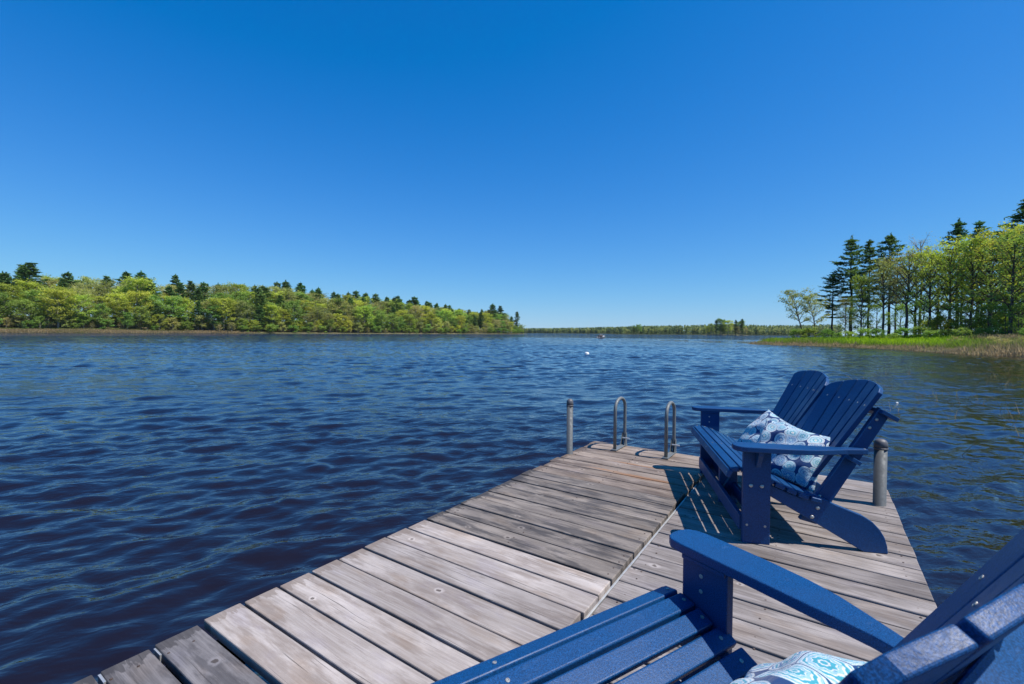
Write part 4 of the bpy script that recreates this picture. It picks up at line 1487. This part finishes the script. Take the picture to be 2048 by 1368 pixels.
def boat():
    y = 1.51 * 910 / (676.2 - hor(1203)); x = (1203 - 1024) / 910 * y
    root = empty('motor_boat', (x, y, -0.05), R(55))
    tag(root, 'small white open motor boat with two people out on the lake', 'boat')
    hull = MB(); st = 13; L = 3.7
    rings = []
    for i in range(st):
        u = i / (st - 1)
        bw = 0.80 * (1 - max(0, (u - 0.45) / 0.55) ** 2.2) + 0.02
        sh = 0.50 + 0.30 * u ** 2
        kz = -0.18 + 0.42 * max(0, (u - 0.6) / 0.4) ** 2
        xx = -L / 2 + L * u
        rings.append([(xx, -bw, sh), (xx, -bw * 0.9, 0.15), (xx, -bw * 0.6, kz + 0.06), (xx, 0, kz), (xx, bw * 0.6, kz + 0.06), (xx, bw * 0.9, 0.15), (xx, bw, sh),
                      (xx, bw * 0.93, sh), (xx, bw * 0.82, 0.14), (xx, 0, max(0.05, kz + 0.08)), (xx, -bw * 0.82, 0.14), (xx, -bw * 0.93, sh)])
    m = 12
    vs = [p for r in rings for p in r]; fs = []
    for i in range(st - 1):
        for k in range(m): fs.append((i * m + k, i * m + (k + 1) % m, (i + 1) * m + (k + 1) % m, (i + 1) * m + k))
    fs += [tuple(range(m)), tuple(range((st - 1) * m, st * m))]
    hull.add(vs, fs); hull.build('hull', M_HULL, root, smooth=False)
    d = MB(); d.add([(0.7, -0.64, 0.56), (0.7, 0.64, 0.56), (1.5, 0.40, 0.65), (2.02, 0.06, 0.78), (2.02, -0.06, 0.78), (1.5, -0.40, 0.65)], [(0, 1, 2, 3, 4, 5)]); d.build('foredeck', M_WHITE, root)
    for xx in (-1.1, -0.1):
        s = MB(); s.box(xx - 0.15, xx + 0.15, -0.64, 0.64, 0.30, 0.35); s.build('thwart', M_HULL, root)
    mo = MB(); mo.box(-2.42, -2.10, -0.15, 0.15, 0.48, 0.86); mo.box(-2.34, -2.20, -0.06, 0.06, -0.4, 0.48); mo.build('outboard_motor', M_DKGREY, root, 0.03)
    bpy.context.view_layer.update()
    return root


boat_o = boat()
M_SKIN = mat_plain('skin', (0.45, 0.27, 0.19), 0.6)
M_DARKCL = mat_plain('dark_clothing', (0.02, 0.022, 0.03), 0.85)
M_TANCL = mat_plain('tan_clothing', (0.30, 0.22, 0.16), 0.85)
M_CAPW = mat_plain('pale_cap', (0.7, 0.68, 0.62), 0.8)


def person(loc, rz, cloth, label):
    """Seated figure, one skinned body; clothing and cap are children."""
    root = empty('person', loc, rz); tag(root, label, 'person')
    J = {'pel': (0, 0, 0.10, .15, .12), 'bel': (0.0, 0, 0.28, .145, .11), 'che': (0.03, 0, 0.46, .165, .115), 'nec': (0.05, 0, 0.62, .06, .06), 'hea': (0.07, 0, 0.74, .085, .10), 'top': (0.07, 0, 0.84, .065, .075)}
    E = [('pel', 'bel'), ('bel', 'che'), ('che', 'nec'), ('nec', 'hea'), ('hea', 'top')]
    for s, q in ((1, 'l'), (-1, 'r')):
        J.update({q + 'sh': (0.03, s * .20, .54, .065, .065), q + 'el': (0.10, s * .26, .28, .045, .045), q + 'wr': (0.33, s * .17, .22, .032, .032), q + 'ha': (0.42, s * .14, .22, .04, .025),
                  q + 'hip': (0.05, s * .11, .08, .09, .09), q + 'kn': (0.45, s * .15, .12, .062, .062), q + 'an': (0.50, s * .15, -.24, .045, .045), q + 'to': (0.66, s * .16, -.28, .04, .035)})
        E += [('che', q + 'sh'), (q + 'sh', q + 'el'), (q + 'el', q + 'wr'), (q + 'wr', q + 'ha'), ('pel', q + 'hip'), (q + 'hip', q + 'kn'), (q + 'kn', q + 'an'), (q + 'an', q + 'to')]
    def skin(name, names, mat, grow):
        ks = [k for k in J if k in names]
        me = bpy.data.meshes.new(name); me.from_pydata([J[k][:3] for k in ks], [(ks.index(a), ks.index(b)) for a, b in E if a in ks and b in ks], [])
        o = new_obj(name, me, root)
        o.modifiers.new('skin', 'SKIN'); sm = o.modifiers.new('sub', 'SUBSURF'); sm.levels = 1; sm.render_levels = 1
        for i, k in enumerate(ks):
            v = me.skin_vertices[0].data[i]; v.radius = (J[k][3] * grow, J[k][4] * grow); v.use_root = (k == ks[0])
        me.materials.append(mat)
    skin('body', list(J), M_SKIN, 1.0)
    skin('clothing', [k for k in J if k not in ('nec', 'hea', 'top', 'lha', 'rha', 'lto', 'rto')], cloth, 1.13)
    c = MB(); c.lathe([(0.10, 0.80), (0.105, 0.84), (0.09, 0.90), (0.04, 0.93), (0.005, 0.935)], 14, (0.07, 0, 0)); c.box(0.12, 0.26, -0.07, 0.07, 0.805, 0.82)
    c.build('cap', M_CAPW, root, smooth=False)


bm_ = boat_o.matrix_basis
p1 = bm_ @ Vector((-1.15, 0.0, 0.36)); p2 = bm_ @ Vector((-0.12, -0.12, 0.36))
person(p1, R(55), M_DARKCL, 'seated person in dark clothing and pale cap at the stern of the boat')
person(p2, R(55), M_DARKCL, 'seated person in dark clothing amidships in the small boat')


# ------------------------------------------------------------------ summer haze: one box of thin air round the whole scene
hz = MB(); hz.box(-1450, 1450, -1450, 1450, -5.0, 70.0)
hg = NT('thin_haze')
hg.n.remove(hg.bsdf)
hv = hg.node('ShaderNodeVolumePrincipled')
hv.inputs['Color'].default_value = (0.80, 0.88, 1.0, 1)
hv.inputs['Density'].default_value = 0.00005
hv.inputs['Anisotropy'].default_value = 0.2
hg.t.links.new(hv.outputs[0], hg.out.inputs['Volume'])
tag(hz.build('haze', hg.m), 'thin pale haze over the lake', kind='stuff')
